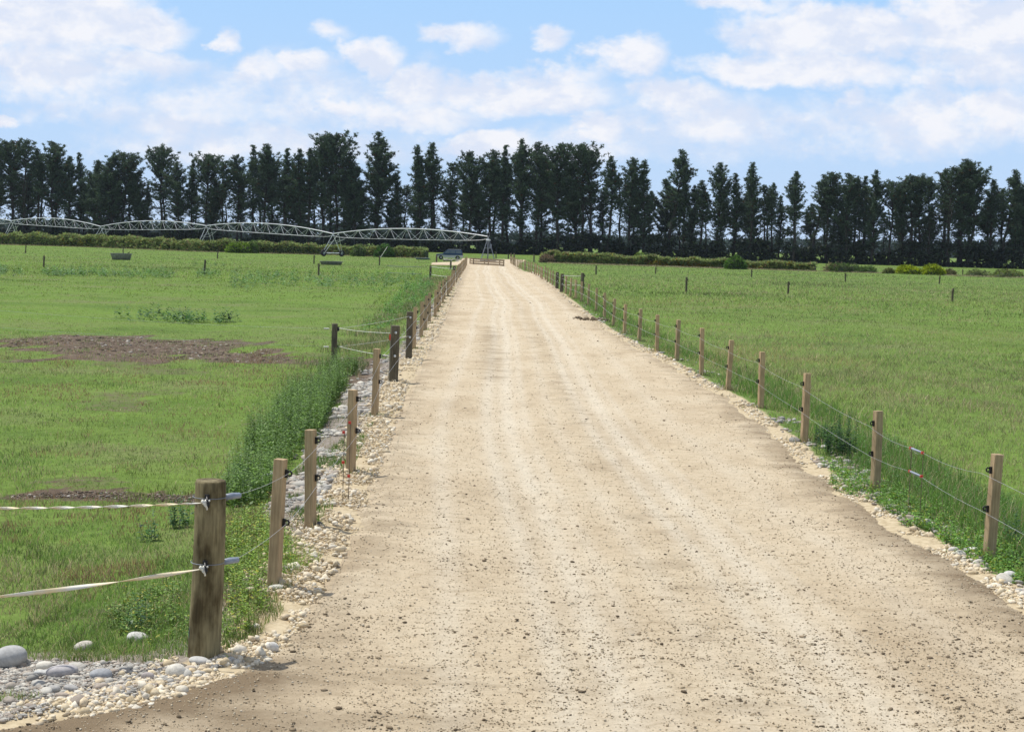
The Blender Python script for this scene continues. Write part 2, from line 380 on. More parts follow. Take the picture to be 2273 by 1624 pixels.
# road sheet
ry = axis(-6, RP[:,1].max()-.5, .09, 9, .0085); ry = ry[ry > -6]
def xof(P, y):
    o = np.argsort(P[:,1]); return np.interp(y, P[o,1], P[o,0])
NC = 110
xl = xof(LP, ry) + (fbm(ry*.9, ry*0, 3, 2)-.5)*.35*smooth(150, 40, ry); xr = xof(RP, ry) + (fbm(ry*.9, ry*0+9, 3, 4)-.5)*.35*smooth(150, 40, ry)
T = np.linspace(0, 1, NC)[None, :]; RX = xl[:, None]*(1-T)+xr[:, None]*T; RY = np.repeat(ry[:, None], NC, 1)
ed = np.minimum(T, 1-T)*(xr-xl)[:, None]
rut = lambda c, wd, X, Y: np.exp(-((X-c-(fbm(Y*.035, Y*0, 2, 8)-.5)*.9)/wd)**2)
def lane_z(X, Y, ed):
    near = smooth(75, 25, Y)
    z = .014 + near*((fbm(X*6, Y*9, 3, 31)-.5)*.035 + (fbm(X*.9, Y*.5, 3, 33)-.5)*.05) + (1-near)*.01
    z = z - .02*rut(.85, .35, X, Y) - .02*rut(2.6, .35, X, Y)
    return z + .03*near*smooth(.75, .25, ed)*smooth(.02, .25, ed)*fbm(X*5, Y*5, 3, 35) - .022*smooth(.2, 0, ed)
RZ = lane_z(RX, RY, ed)
def on_lane(x, y):
    a = np.interp(y, ry, xl); b = np.interp(y, ry, xr); return lane_z(x, y, np.clip(np.minimum(x-a, b-x), 0, 9))
I = np.arange(RX.size).reshape(RX.shape); F = np.stack([I[:-1,:-1], I[:-1,1:], I[1:,1:], I[1:,:-1]], -1).reshape(-1, 4)
m = Mat('limestone_road', .95, .08)
vc = m.n('ShaderNodeVertexColor', layer_name='tone'); sx = m.n('ShaderNodeSeparateColor'); m.l(vc.outputs[0], sx.inputs[0])
b1 = m.noise(.55, 6, .68, sc=(1.2, .5, 1)); b2 = m.noise(5, 6, .7, sc=(.8, 1.4, 1)); b3 = m.noise(38, 4, .7); b4 = m.noise(1.1, 5, .65, sc=(.8, 1.6, 1))
c = m.ramp(b1, [(.3, (.44,.35,.235)), (.5, (.545,.45,.315)), (.72, (.59,.505,.37))])
c = m.mix(sx.outputs[0], c, (.655,.60,.49))
c = m.mix(.55, c, m.ramp(b2, [(.28, (.62,.58,.52)), (.5, (1,1,1)), (.75, (1.10,1.09,1.06))]), 'MULTIPLY')
c = m.mix(.5, c, m.ramp(b3, [(.3, (.6,.56,.5)), (.5, (1,1,1)), (.72, (1.12,1.1,1.08))]), 'MULTIPLY')
mud = m.n('ShaderNodeMapRange'); am = m.n('ShaderNodeMath', operation='ADD'); m.l(sx.outputs[1], am.inputs[0]); m.l(b4, am.inputs[1]); m.l(am.outputs[0], mud.inputs[0]); mud.inputs[1].default_value = .64; mud.inputs[2].default_value = 1.1
b5 = m.noise(3.2, 6, .75, sc=(.45, 2.6, 1)); c = m.mix(.8, c, m.ramp(b5, [(.30, (.58,.52,.44)), (.40, (1,1,1))]), 'MULTIPLY')
c = m.mix(mud.outputs[0], c, (.22,.165,.105)); m.color(c); b6 = m.noise(90, 3, .7); m.bump(m.mix(.5, m.mix(.5, b2, b3), b6), .8, .03)
track = sum(a*rut(c, w, RX, RY) for c, w, a in ((.55,.13,.7),(.95,.16,.8),(1.25,.09,.5),(2.35,.12,.7),(2.75,.18,.8),(3.1,.08,.4),(-.25,.14,.5),(1.75,.12,.35),(3.9,.2,.3)))
track = np.clip(track, 0, 1)*.72*(.4+.95*fbm(RX*1.2, RY*.35, 3, 41)).clip(0, 1)
mudm = smooth(.9, .2, ed)*.25 + .22*np.exp(-((RX-5.0)/.8)**2)*smooth(45, 12, RY) + .45*smooth(13, 11, RY)*smooth(2.5, -3, RX) + .28*np.exp(-((RX-.35)/.55)**2)*smooth(34, 40, RY)*smooth(70, 55, RY) + .16*np.exp(-((RX-1.9)/.5)**2)
mudm = mudm + .25*np.exp(-((RX-.9)/.35)**2)*smooth(35, 24, RY)*0
road = npmesh('road', np.stack([RX.ravel(), RY.ravel(), RZ.ravel()], 1), F, m.m, col=np.stack([track.ravel(), mudm.ravel(), 0*track.ravel()], 1), shade=True); tag(road, kind='structure')
# gravelled yard sheet behind the fence, where the lane turns left
yp = YARD; yc = yp.mean(0)
yv = [(p[0], p[1], tz(p[0], p[1])+.035) for p in yp]; yd = MB().add(yv, [tuple(range(len(yv)))]).build('gravel_yard', m.m); tag(yd, kind='structure')

# ------------------------------------------------------------------ scattered stones
def ico(sub):
    t = (1+5**.5)/2
    v = [(-1,t,0),(1,t,0),(-1,-t,0),(1,-t,0),(0,-1,t),(0,1,t),(0,-1,-t),(0,1,-t),(t,0,-1),(t,0,1),(-t,0,-1),(-t,0,1)]
    f = [(0,11,5),(0,5,1),(0,1,7),(0,7,10),(0,10,11),(1,5,9),(5,11,4),(11,10,2),(10,7,6),(7,1,8),(3,9,4),(3,4,2),(3,2,6),(3,6,8),(3,8,9),(4,9,5),(2,4,11),(6,2,10),(8,6,7),(9,8,1)]
    v = [Vector(a).normalized() for a in v]
    for _ in range(sub):
        nf = []; mid = {}
        def mp(a, b):
            k = (min(a, b), max(a, b))
            if k not in mid: v.append(((v[a]+v[b])/2).normalized()); mid[k] = len(v)-1
            return mid[k]
        for a, b, c in f:
            x, y, z = mp(a, b), mp(b, c), mp(c, a); nf += [(a,x,z),(b,y,x),(c,z,y),(x,y,z)]
        f = nf
    return np.array([tuple(a) for a in v]), np.array(f)
def stones(name, P, S, mat, cols, sub=0, flat=.6, rough=.25, sink=.25, smoothed=False):
    bv, bf = ico(sub); n = len(P); k = len(bv)
    kinds = 9; shp = []
    for q in range(kinds):
        r = np.random.default_rng(q+50); d = r.normal(size=(3, 3)); h = np.zeros(k)
        for a in d: h += np.sin(bv@a*1.8+r.uniform(0, 6))*.33
        shp.append(bv*(1+rough*h[:, None]+ (r.uniform(-1, 1, (k, 1))*rough*.5 if not smoothed else 0)))
    shp = np.array(shp); kk = RNG.integers(0, kinds, n); V = shp[kk]
    sc = np.stack([RNG.uniform(.75, 1.3, n), RNG.uniform(.6, 1.0, n), RNG.uniform(flat*.7, flat*1.25, n)], 1)*S[:, None]
    V = V*sc[:, None, :]
    tl = RNG.uniform(-.5, .5, n); ct, st = np.cos(tl)[:, None], np.sin(tl)[:, None]
    V = np.stack([V[...,0], V[...,1]*ct-V[...,2]*st, V[...,1]*st+V[...,2]*ct], -1)
    a = RNG.uniform(0, 6.28, n); ca, sa = np.cos(a)[:, None], np.sin(a)[:, None]
    V = np.stack([V[...,0]*ca-V[...,1]*sa, V[...,0]*sa+V[...,1]*ca, V[...,2]], -1)
    V = V + P[:, None, :] + np.array([0,0,1])*(sc[:, 2]*(1-2*sink))[:, None, None]
    C = np.repeat(cols[:, None, :], k, 1).reshape(-1, 3)
    F = (bf[None]+np.arange(n)[:, None, None]*k).reshape(-1, 3)
    return npmesh(name, V.reshape(-1, 3), F, mat, col=C, shade=smoothed)
def stonemat(name, sc=30, rough=.9):
    m = Mat(name, rough, .2); a = m.n('ShaderNodeVertexColor', layer_name='tone'); nn = m.noise(sc, 5, .65)
    m.color(m.mix(.8, a.outputs[0], m.ramp(nn, [(.3, (.7,.69,.68)), (.6, (1.06,1.05,1.03))]), 'MULTIPLY')); m.bump(nn, .3, .01); return m.m
SM = stonemat('river_stone'); LM = stonemat('limestone_chip'); CM = stonemat('soil_clod', 60)
def pal(n, cs, var=.15):
    cs = np.array(cs); c = cs[RNG.integers(0, len(cs), n)]; return np.clip(c*RNG.uniform(1-var, 1+var, (n, 1)), 0, 1)
GREY = [(.40,.385,.35),(.49,.47,.42),(.31,.30,.275),(.43,.38,.32),(.58,.55,.48),(.35,.30,.25)]
CREAM = [(.66,.56,.39),(.70,.61,.46),(.60,.49,.32),(.72,.66,.54),(.64,.53,.37)]
DARK = [(.13,.10,.065),(.17,.13,.085),(.22,.17,.11),(.28,.22,.145)]
def roadz(x, y): return terrain(x, y)
def rub(n, y0, y1, p, lo, hi, side):
    """positions along the road edge, more of them near the camera"""
    u = RNG.uniform(0, 1, n); y = (y0**-p + u*(y1**-p - y0**-p))**(-1/p)
    P = LP if side < 0 else RP; x = xof(P, y); o = lo + (hi-lo)*RNG.beta(1.4, 1.8, n)
    return x + side*o, y
# cream limestone rubble along both edges
xa, ya = rub(20000, 9.9, 230, 1.0, -.12, .78, -1); xb, yb = rub(9500, 10, 230, 1.0, -.10, .28, 1)
# extra heaped rubble along the flare at the front left
fa = RNG.uniform(-9, -1.4, 7000); LQ = LP[(LP[:,1] < 16) & (LP[:,1] > 5)]; o = np.argsort(LQ[:,0]); fy = np.interp(fa, LQ[o,0], LQ[o,1]) + RNG.normal(.12, .22, 7000)
x = np.concatenate([xa, xb, fa]); y = np.concatenate([ya, yb, fy]); sdv = sdist(x, y); keep = (sdv > -.18) & ((y > 18) | (sdv < .75) ) & (fbm(x*1.7, y*1.7, 3, 71) > .42+.20*smooth(.2, .8, sdv)*(x > 0))
x, y, sdv = x[keep], y[keep], sdv[keep]; n = len(x)
S = RNG.lognormal(math.log(.0125), .55, n).clip(.005, .06)*(.75+.012*y)
z = terrain(x, y, sdv) + np.where((y > 14) & (y < 40) & (x < 0) , .03, 0)*RNG.uniform(0, 1, n)
o_ = stones('limestone_rubble', np.stack([x, y, z], 1), S, LM, pal(n, CREAM), 0, .75, .45, .3); tag(o_, kind='stuff')
# grey river cobbles on the left bank, along the right edge and at the front left
def inpoly(n, P):
    a, b = P.min(0), P.max(0); q = RNG.uniform(a, b, (n*6, 2)); q = q[inside(q[:,0], q[:,1], P)]; return q[:n, 0], q[:n, 1]
x1, y1 = inpoly(8500, COBB); x2, y2 = inpoly(17000, FRONT); xb, yb = rub(5200, 10, 90, .7, .10, 1.0, 1); xc, yc_ = rub(3800, 24, 150, .8, .3, 1.3, -1)
x3, y3 = inpoly(500, GATE)
x = np.concatenate([x1, x2, xb, xc, x3]); y = np.concatenate([y1, y2, yb, yc_, y3]); sdv = sdist(x, y)
keep = (sdv > np.where((x < 0) & (y > 13), .48, .12)) & (fbm(x*1.2, y*1.2, 3, 61) > np.where((x > 0) | (y > 38), .52, np.where(y < 12.9, .30, .43))) ; x, y, sdv = x[keep], y[keep], sdv[keep]; n = len(x)
S = RNG.lognormal(math.log(.030), .5, n).clip(.012, .13); S = np.where(y < 12.9, (S*.25).clip(.005, .045)*(1+1.8*(RNG.uniform(0,1,n) < .03)), S*.82); S = np.where(x > 0, S*.9, S)
o_ = stones('river_cobbles', np.stack([x, y, terrain(x, y, sdv)+.005], 1), S, SM, pal(n, GREY), 1, .52, .24, .33, True); tag(o_, kind='stuff')
# fine grit and clods on the lane
def lane(n, p=1.3, y0=9.3, y1=200):
    u = RNG.uniform(0, 1, n); y = (y0**-p + u*(y1**-p - y0**-p))**(-1/p); a = xof(LP, y); b = xof(RP, y); return RNG.uniform(0, 1, n)*(b-a)+a, y
x, y = lane(60000); k = RNG.uniform(0, 1, len(x)); f = fbm(x*.7, y*1.1, 4, 81); x, y = x[k < .45+f], y[k < .45+f]; n = len(x)
S = RNG.lognormal(math.log(.0055), .4, n).clip(.003, .014)*(.8+.010*y)
o_ = stones('road_grit', np.stack([x, y, on_lane(x, y)], 1), S, LM, pal(n, [(.52,.44,.31),(.46,.37,.25),(.56,.49,.37),(.36,.29,.19)]), 0, .6, .3, .2); tag(o_, kind='stuff')
x, y = lane(64000, 1.15); f = fbm(x*.8, y*1.6, 4, 91) + .10*np.exp(-((x-4.6)/1.0)**2) + .10*smooth(14, 10, y) ; kp = RNG.uniform(0, 1, len(x)) < (.10+.80*smooth(.44, .64, f))*(.35+.65*smooth(24, 12, y)); x, y = x[kp], y[kp]; n = len(x)
S = RNG.lognormal(math.log(.0046), .62, n).clip(.002, .028)*(.8+.011*y)
o_ = stones('dark_clods', np.stack([x, y, on_lane(x, y)], 1), S, CM, pal(n, DARK+[(.30,.24,.16)], .3), 0, .42, .4, .25); tag(o_, kind='stuff')
# a windrow of dark soil lying on the right edge of the lane
q = [gat(*p) for p in ((1283,707),(1292,709),(1312,711),(1318,710),(1328,709),(1336,710),(1345,712))]
x = []; y = []
for k in range(150):
    a = q[random.randrange(7)]; x.append(a.x+random.gauss(0, .16)); y.append(a.y+random.gauss(0, .5))
x, y = np.array(x), np.array(y); n = len(x); o_ = stones('soil_pile', np.stack([x, y, np.maximum(on_lane(x, y), terrain(x, y))], 1), RNG.lognormal(math.log(.035), .5, n).clip(.01, .09), CM, pal(n, DARK[:2], .3), 0, .7, .35, .2); tag(o_, kind='stuff')

x1, y1 = inpoly(5200, SOIL); x2, y2 = inpoly(1500, FURR); x3, y3 = inpoly(300, GATE); kq = soilin(x1, y1); x1, y1 = x1[kq], y1[kq]; x = np.concatenate([x1, x2, x3]); y = np.concatenate([y1, y2, y3]); n = len(x)
o_ = stones('soil_clods', np.stack([x, y, terrain(x, y)-.01], 1), RNG.lognormal(math.log(.024), .5, n).clip(.01, .08)*np.where(y < 25, .45, 1), CM, pal(n, [(.10,.074,.053),(.15,.115,.082),(.21,.165,.12),(.24,.19,.14),(.17,.13,.095),(.13,.098,.07),(.42,.39,.34)], .35), 0, .42, .35, .3); tag(o_, kind='stuff')

# notable single stones, each a thing
def stone(px, py, wpx, hpx, label, colr=(.42,.42,.41), seed=0, rz=0):
    p = gat(px, py); sc = p.y/FPX; wd, h = wpx*sc/2, hpx*sc/2*1.15
    bv, bf = ico(3); r = np.random.default_rng(seed+900); hh = np.zeros(len(bv))
    for k in range(4): hh += np.sin(bv@r.normal(size=3)*1.4+r.uniform(0, 6))*.05
    v = np.sign(bv)*np.abs(bv)**.9*(1+hh[:, None])*np.array([wd, wd*.72, h])
    o = npmesh('boulder' if wpx > 45 else 'cobble', v, bf, SM, col=np.tile(np.array(colr), (len(v), 1)), shade=True)
    o.location = (p.x, p.y + wd*.5, p.z + h*.62); o.rotation_euler = (R_(random.uniform(-8, 8)), R_(random.uniform(-8, 8)), rz)
    tag(o, label, 'boulder' if wpx > 45 else 'stone', 'large loose river stones')
stone(18,1482,76,50,'large rounded grey boulder at the left edge of the gravel, cut by the frame',(.43,.43,.42),1)
stone(135,1502,68,26,'broad flat pinkish grey slab stone lying in the gravel right of the rounded boulder',(.44,.42,.42),2)
stone(95,1501,44,15,'pale oblong stone touching the left end of the flat slab',(.52,.52,.50),3)
stone(222,1506,50,23,'smooth egg shaped grey stone in the gravel right of the flat slab',(.36,.37,.38),4)
stone(302,1424,50,20,'pale bean shaped stone lying in the grass left of the big round post',(.55,.54,.51),5)
stone(185,1443,44,20,'light beige stone at the edge of the grass above the flat slab',(.54,.50,.44),6)
stone(440,1475,44,16,'pale oval stone at the foot of the big round post',(.52,.51,.48),7)
stone(604,1446,28,22,'upright white stone in the cream rubble right of the big round post',(.62,.60,.56),8)
stone(115,1538,34,17,'grey rounded cobble in the gravel below the flat slab, left one of a pair',(.40,.39,.37),9)
stone(156,1534,34,14,'grey rounded cobble in the gravel below the flat slab, right one of a pair',(.42,.41,.39),10)
stone(327,1510,30,18,'brownish grey cobble in the gravel halfway between egg shaped stone and big post',(.40,.36,.34),11)
stone(612,1311,38,14,'pale flat stone at the foot of the nearest square sawn post',(.56,.55,.48),12)
stone(2154,1226,36,12,'smooth white flat stone at the foot of the nearest right hand post',(.66,.65,.62),13)
stone(2120,1225,26,12,'small pale stone on the lane edge left of the nearest right hand post',(.56,.54,.50),14)
stone(2242,1285,34,18,'whitish stone in the grass right of the nearest right hand post',(.58,.57,.54),15)
stone(708,1168,14,12,'dark grey upright stone leaning by the second square post on the left',(.10,.10,.11),16)
stone(600,1070,40,26,'big pale cobble at the top of the left bank beside the weeds',(.52,.52,.50),17)

# ------------------------------------------------------------------ grass
def blades(name, X, Y, Z, H, Wd, C, mat, bend=.5, seg=1):
    n = len(X); a = RNG.uniform(0, 6.28, n); la = RNG.uniform(0, 6.28, n); ln = RNG.uniform(.1, 1, n)*bend*H
    wx, wy = np.cos(a)*Wd/2, np.sin(a)*Wd/2; lx, ly = np.cos(la)*ln, np.sin(la)*ln
    B = np.stack([X, Y, Z-.01], 1); w3 = np.stack([wx, wy, 0*wx], 1); top = B + np.stack([lx, ly, H], 1)
    if seg == 1:
        V = np.stack([B-w3, B+w3, top], 1); F = np.arange(n*3).reshape(n, 3); k = 3
    else:
        mid = B + np.stack([lx*.3, ly*.3, H*.62], 1); V = np.stack([B-w3, B+w3, mid-w3*.75, mid+w3*.75, top], 1); k = 5
        b = np.arange(n)[:, None]*5; F = np.concatenate([b+np.array([[0,1,3]]), b+np.array([[0,3,2]]), b+np.array([[2,3,4]])], 0)
    sh = np.ones((1, k, 1)); C3 = np.repeat(C[:, None, :], k, 1)*sh
    return npmesh(name, V.reshape(-1, 3), F, mat, col=C3.reshape(-1, 3))
GM = leafmat('grass_blade', .38, .55)
def field(n, y0, y1, p, ang=(-.36, .37)):
    u = RNG.uniform(0, 1, n); y = (y0**-p + u*(y1**-p - y0**-p))**(-1/p) if p else RNG.uniform(y0, y1, n); return RNG.uniform(*ang, n)*y, y
def gcolor(x, y):
    n = len(x); f1 = fbm(x*.11, y*.06, 4, 101); f2 = fbm(x*.9, y*.5, 3, 103); f3 = fbm(x*.035, y*.02, 3, 107)
    lush = np.array([.150,.232,.062]); lime_ = np.array([.240,.305,.085]); olive = np.array([.255,.290,.130]); straw = np.array([.50,.42,.25])
    t = smooth(.40, .62, f1*.6+f2*.4)[:, None]; c = lush*(1-t)+lime_*t
    # left field is mown and brighter in the middle distance; right field is rank and greyer near the fence
    br = (smooth(45, 70, y)*smooth(190, 130, y)*(x < -4)*.8)[:, None]; c = c*(1-br)+np.array([.225,.325,.060])*br
    rk = ((x > 5)*smooth(.58, .38, f3)*.6*smooth(200, 60, y)+(x > 5)*.05+ (x < -2)*smooth(95, 45, y)*smooth(34, 44, y)*smooth(-22, -6, x)*.6)[:, None]; rk = np.clip(rk, 0, .9); c = c*(1-rk)+olive*rk
    fr = smooth(120, 190, y)[:, None]*(x > 3)[:, None]*.6; c = c*(1-fr)+np.array([.175,.250,.105])*fr
    c = c*(.72+.56*smooth(.36, .62, fbm(x*2.3, y*1.2, 3, 117)))[:, None]; s = (RNG.uniform(0, 1, n) < .15+.45*smooth(.54, .66, fbm(x*.7, y*.5, 3, 111))*(y < 45)+.25*smooth(.60, .72, fbm(x*.5, y*.35, 3, 111))+.10*(x > 5)*(f3 < .5))[:, None]; c = np.where(s, straw*RNG.uniform(.45, 1.1, (n, 1)), c)
    th = (y < 50)*(x < -2.5)*smooth(.55, .64, fbm(x*1.1, y*.8, 4, 119)); c = np.where((RNG.uniform(0, 1, n) < th*.75)[:, None], np.array([.30,.205,.12])*RNG.uniform(.6, 1.3, (n, 1)), c)
    dp = (x > 5)*(y > 45)*(y < 110)*smooth(.60, .68, fbm(x*.22, y*.16, 3, 123)); c = np.where((RNG.uniform(0, 1, n) < dp*.6)[:, None], np.array([.40,.33,.17]), c)
    dk = smooth(.55, .68, fbm(x*.06, y*.11, 3, 133))*(y > 70); c = c*(1-.38*dk[:, None])
    return c*RNG.uniform(.55, 1.4, (n, 1))
bareF = lambda x, y: fbm(x*.55, y*.4, 4, 121)
def keepgrass(x, y, sd):
    k = sd > .62 - .45*smooth(.4, .6, fbm(x*1.5, y*1.0, 3, 157))*(x > 0)
    near = (x < 0) & (y > 12.9) & (y < 40)
    inc = inside(x, y, COBB) | inside(x, y, FRONT); f = fbm(x*1.2, y*1.2, 3, 61)
    k &= ~(inc & (f > np.where(y < 12.9, .36, .47)))
    k &= ~(soilin(x, y) & (RNG.uniform(0, 1, len(x)) > (.16+.8*smooth(.46, .58, fbm(x*1.0, y*.35, 4, 125)+.25*smooth(1.6, 0, polydist(x, y, SOIL)))))) & ~(inside(x, y, GATE) & (RNG.uniform(0, 1, len(x)) > .15)) & ~(inside(x, y, FURR) & (RNG.uniform(0, 1, len(x)) > .08+.8*smooth(.48, .58, fbm(x*1.8, y*3, 3, 127)))) & ~inside(x, y, YARD)
    k &= ~((y < 55) & (x < -4) & (RNG.uniform(0, 1, len(x)) < .85*smooth(.56, .70, bareF(x, y)*.6+.4*fbm(x*2.2, y*1.8, 2, 129))))
    k &= (sd > 1.1) | (RNG.uniform(0, 1, len(x)) < .5) | (x > 0)
    return k
xs_, ys_, hs_, ws_ = [], [], [], []
for (n, y0, y1, p, h, wd) in ((330000, 10.5, 60, 1.0, .062, .0062), (260000, 27, 150, .9, .085, .016), (220000, 75, 500, .7, .13, .05)):
    x, y = field(n, y0, y1, p); sdv = sdist(x, y); k = keepgrass(x, y, sdv) & (RNG.uniform(0, 1, n) < smooth(y0*.98, y0*1.9, y)*.999+(y0 < 20)) & (RNG.uniform(0, 1, n) < smooth(y1*1.001, y1*.6, y)+.001); x, y, sdv = x[k], y[k], sdv[k]
    f3 = fbm(x*.035, y*.02, 3, 107); long_ = .75 + .6*smooth(.4, .65, fbm(x*1.6, y*1.1, 3, 109)) + (x > 5)*(.2+.45*smooth(.55, .35, f3)*smooth(140, 60, y))*smooth(.8, 2.2, sdv)
    hh = h*long_*RNG.uniform(.5, 1.35, len(x))*(1-.45*(smooth(45, 60, y)*smooth(150, 110, y)*(x < -6)))*smooth(.2, 1.2, sdv+.35)
    ww = wd*RNG.uniform(.7, 1.4, len(x))*(.6+.5*y/((y0*y1)**.5))
    z = terrain(x, y, sdv)
    seg = 2 if y0 < 20 else 1
    o_ = blades('grass', x, y, z, hh, ww, gcolor(x, y), GM, 1.25, seg); tag(o_, kind='stuff')
# rank grass against both fences
xa, ya = rub(38000, 11.5, 120, .9, .32, 2.6, 1); xb, yb = rub(12000, 38, 150, .9, 1.2, 3.4, -1)
x = np.concatenate([xa, xb]); y = np.concatenate([ya, yb]); sdv = sdist(x, y); n = len(x)
c = np.where(RNG.uniform(0, 1, (n, 1)) < np.where(x < 0, .35, .18)[:, None], np.array([.42,.35,.21]), np.where(x[:, None] < 0, np.array([.17,.21,.085]), np.array([.150,.260,.062])))*RNG.uniform(.6, 1.4, (n, 1))
f = fbm(x*.5, y*.3, 3, 131); k = f > np.where(x < 0, .53, np.where(y < 22, .43, .38))
o_ = blades('rank_grass', x[k], y[k], terrain(x[k], y[k], sdv[k]), (RNG.uniform(.12, .38, n)*(.3+f*.9)*(.35+.65*smooth(.3, 1.2, sdv)))[k], (RNG.uniform(.005, .009, n)*(.6+.03*y))[k], c[k], GM, .8, 2); tag(o_, kind='stuff')

# ------------------------------------------------------------------ weeds
def weeds(name, PX, PY, HT, mat, base, leaves=26, ls=.05, col2=None):
    """leafy upright stalks: stem plus paired leaves, all one clump mesh"""
    V = []; F = []; C = []; b = 0
    for x, y, h in zip(PX, PY, HT):
        z = TZ[(x, y)] if (x, y) in TZ else tz(x, y)
        lean = np.array([random.gauss(0, .12), random.gauss(0, .12), 1.0])*h; root = np.array([x, y, z-.02]); tone = random.uniform(.6, 1.35)
        V += [root+[-.004,0,0], root+[.004,0,0], root+lean]; F.append((b, b+1, b+2)); C += [np.array(base)*.7*tone]*3; b += 3
        nl = int(leaves*h/.5)+4
        for i in range(nl):
            t = .1+.9*(i+random.random())/nl; a = i*2.4+random.uniform(-.5, .5); L = ls*(1.25-.75*t)*random.uniform(.7, 1.3)
            p = root+lean*t; d = np.array([math.cos(a), math.sin(a), random.uniform(-.25, .6)]); s = np.array([-math.sin(a), math.cos(a), random.uniform(-.3, .3)])*L*.30
            st = p+d*L*.15; e = p+d*L*1.2
            V += [st, st+d*L*.45+s, e, st+d*L*.45-s]; F += [(b, b+1, b+2), (b, b+2, b+3)]
            c = np.array(base)*tone*random.uniform(.65, 1.4)
            if col2 is not None and random.random() < .12: c = np.array(col2)*random.uniform(.8, 1.2)
            C += [c]*4; b += 4
    return npmesh(name, V, F, mat, col=np.array(C))
WM = leafmat('weed_leaf', .30, .45)
TZ = {}
def polyweeds(name, P, n, h0, h1, base, **k):
    x, y = inpoly(n, P); q_ = (polydist(x, y, P)*1.6+fbm(x*2, y*1.5, 3, 145)) > .52 if 'low' in name else (fbm(x*1.1, y*.6, 3, 147)+RNG.uniform(-.15, .15, len(x)) > .41); x, y = x[q_], y[q_]; z = terrain(x, y)
    for a, b_, c_ in zip(x, y, z): TZ[(a, b_)] = c_
    f = fbm(x*.7, y*.5, 2, 141); o = weeds(name, x, y, h0+(h1-h0)*(f*.5+RNG.uniform(0, 1, len(x))**2*.8), WM, base, **k); tag(o, kind='stuff'); return o
polyweeds('nettle_bank', WEED, 3400, .12, .74, (.140,.235,.050), ls=.055)
NB = pxpoly([(480,1180),(590,1120),(610,1180),(690,1230),(700,1260),(620,1300),(600,1350),(560,1410),(500,1425),(485,1350)])
polyweeds('low_weeds', NB, 1100, .03, .26, (.21,.32,.055), ls=.038, col2=(.46,.44,.06))
NB2 = pxpoly([(230,1330),(420,1300),(430,1420),(330,1440),(240,1410)])
polyweeds('low_weeds', NB2, 300, .03, .2, (.16,.26,.05), ls=.035, col2=(.38,.36,.06))
NB3 = pxpoly([(1820,1030),(1990,1080),(2180,1150),(2290,1230),(2290,1318),(2150,1245),(2000,1165),(1850,1085)])
polyweeds('low_weeds', NB3, 1500, .05, .22, (.15,.29,.05), ls=.045, col2=(.30,.33,.04))
NB4 = pxpoly([(1790,960),(1960,960),(2080,1040),(2273,1120),(2273,1200),(2100,1120),(1900,1060)])
polyweeds('low_weeds', NB4, 500, .1, .3, (.11,.22,.05), ls=.05)
NB5 = pxpoly([(640,1060),(790,960),(850,930),(850,1000),(790,1060),(700,1180),(640,1140)])
x, y = inpoly(9000, NB5); sdv = sdist(x, y); k = (fbm(x*1.2, y*1.2, 3, 61) < .49) & (sdv > .3); x, y, sdv = x[k], y[k], sdv[k]
o_ = blades('bank_grass', x, y, terrain(x, y, sdv), RNG.uniform(.03, .12, len(x)), np.full(len(x), .008), np.array([.09,.18,.025])*RNG.uniform(.6, 1.4, (len(x), 1)), GM, .8, 1); tag(o_, kind='stuff')
NBG = pxpoly([(480,1150),(590,1130),(640,1190),(700,1225),(720,1250),(650,1290),(640,1340),(590,1410),(520,1440),(420,1462),(260,1455),(300,1380),(420,1300)])
x, y = inpoly(16000, NBG); sdv = sdist(x, y); k = (polydist(x, y, NBG)*2+fbm(x*2, y*2, 3, 155)) > .5; x, y, sdv = x[k], y[k], sdv[k]; n = len(x)
o_ = blades('bank_grass', x, y, terrain(x, y, sdv), RNG.uniform(.03, .11, n), RNG.uniform(.004, .008, n), gcolor(x, y)*1.1, GM, 1.0, 2); tag(o_, kind='stuff')
# single tall weeds one can point to
def weed(px, py, h, n, label, base=(.045,.105,.03), spread=.12):
    p = gat(px, py); xs1 = [p.x+random.gauss(0, spread) for _ in range(n)]; ys1 = [p.y+random.gauss(0, spread) for _ in range(n)]
    o = weeds('tall_weed', xs1, ys1, [h*random.uniform(.55, 1.05) for _ in range(n)], WM, base, leaves=40, ls=.055); tag(o, label, 'weed', 'tall leafy weeds')
weed(1858,1010,.80,26,'dark bushy weed between the second and third right hand posts',spread=.16)
weed(1818,985,.42,5,'thin dark weed just right of the third right hand post',spread=.04)
weed(335,1200,.36,4,'thin upright dark weed standing in the grass left of the big round post',(.07,.16,.045),.05)
weed(398,1170,.50,9,'bushy dark weed just behind and left of the big round post',(.08,.17,.045),.10)
weed(292,1400,.34,5,'dark stemmed weed in the grass near the pale bean shaped stone',(.09,.18,.05),.08)
weed(2262,1215,.48,8,'dark weed at the right edge of the photo behind the nearest right hand post',(.07,.16,.045),.10)
for (px, py, n_w, sp_) in ((400,712,46,1.1),(455,716,24,.8),(350,700,8,.4),(460,590,12,1.2)):
    p = gat(px, py); xs1 = np.array([p.x+random.gauss(0, sp_) for _ in range(n_w)]); ys1 = np.array([p.y+random.gauss(0, sp_) for _ in range(n_w)]); z = terrain(xs1, ys1)
    for a, b_, c_ in zip(xs1, ys1, z): TZ[(a, b_)] = c_
    tag(weeds('weed_patch', xs1, ys1, [random.uniform(.25, .65) for _ in range(n_w)], WM, (.07,.15,.045), leaves=12, ls=.15), kind='stuff')
weed(520,1090,.45,10,'dark nettle clump at the near end of the left weed bank',(.08,.17,.045),.14)
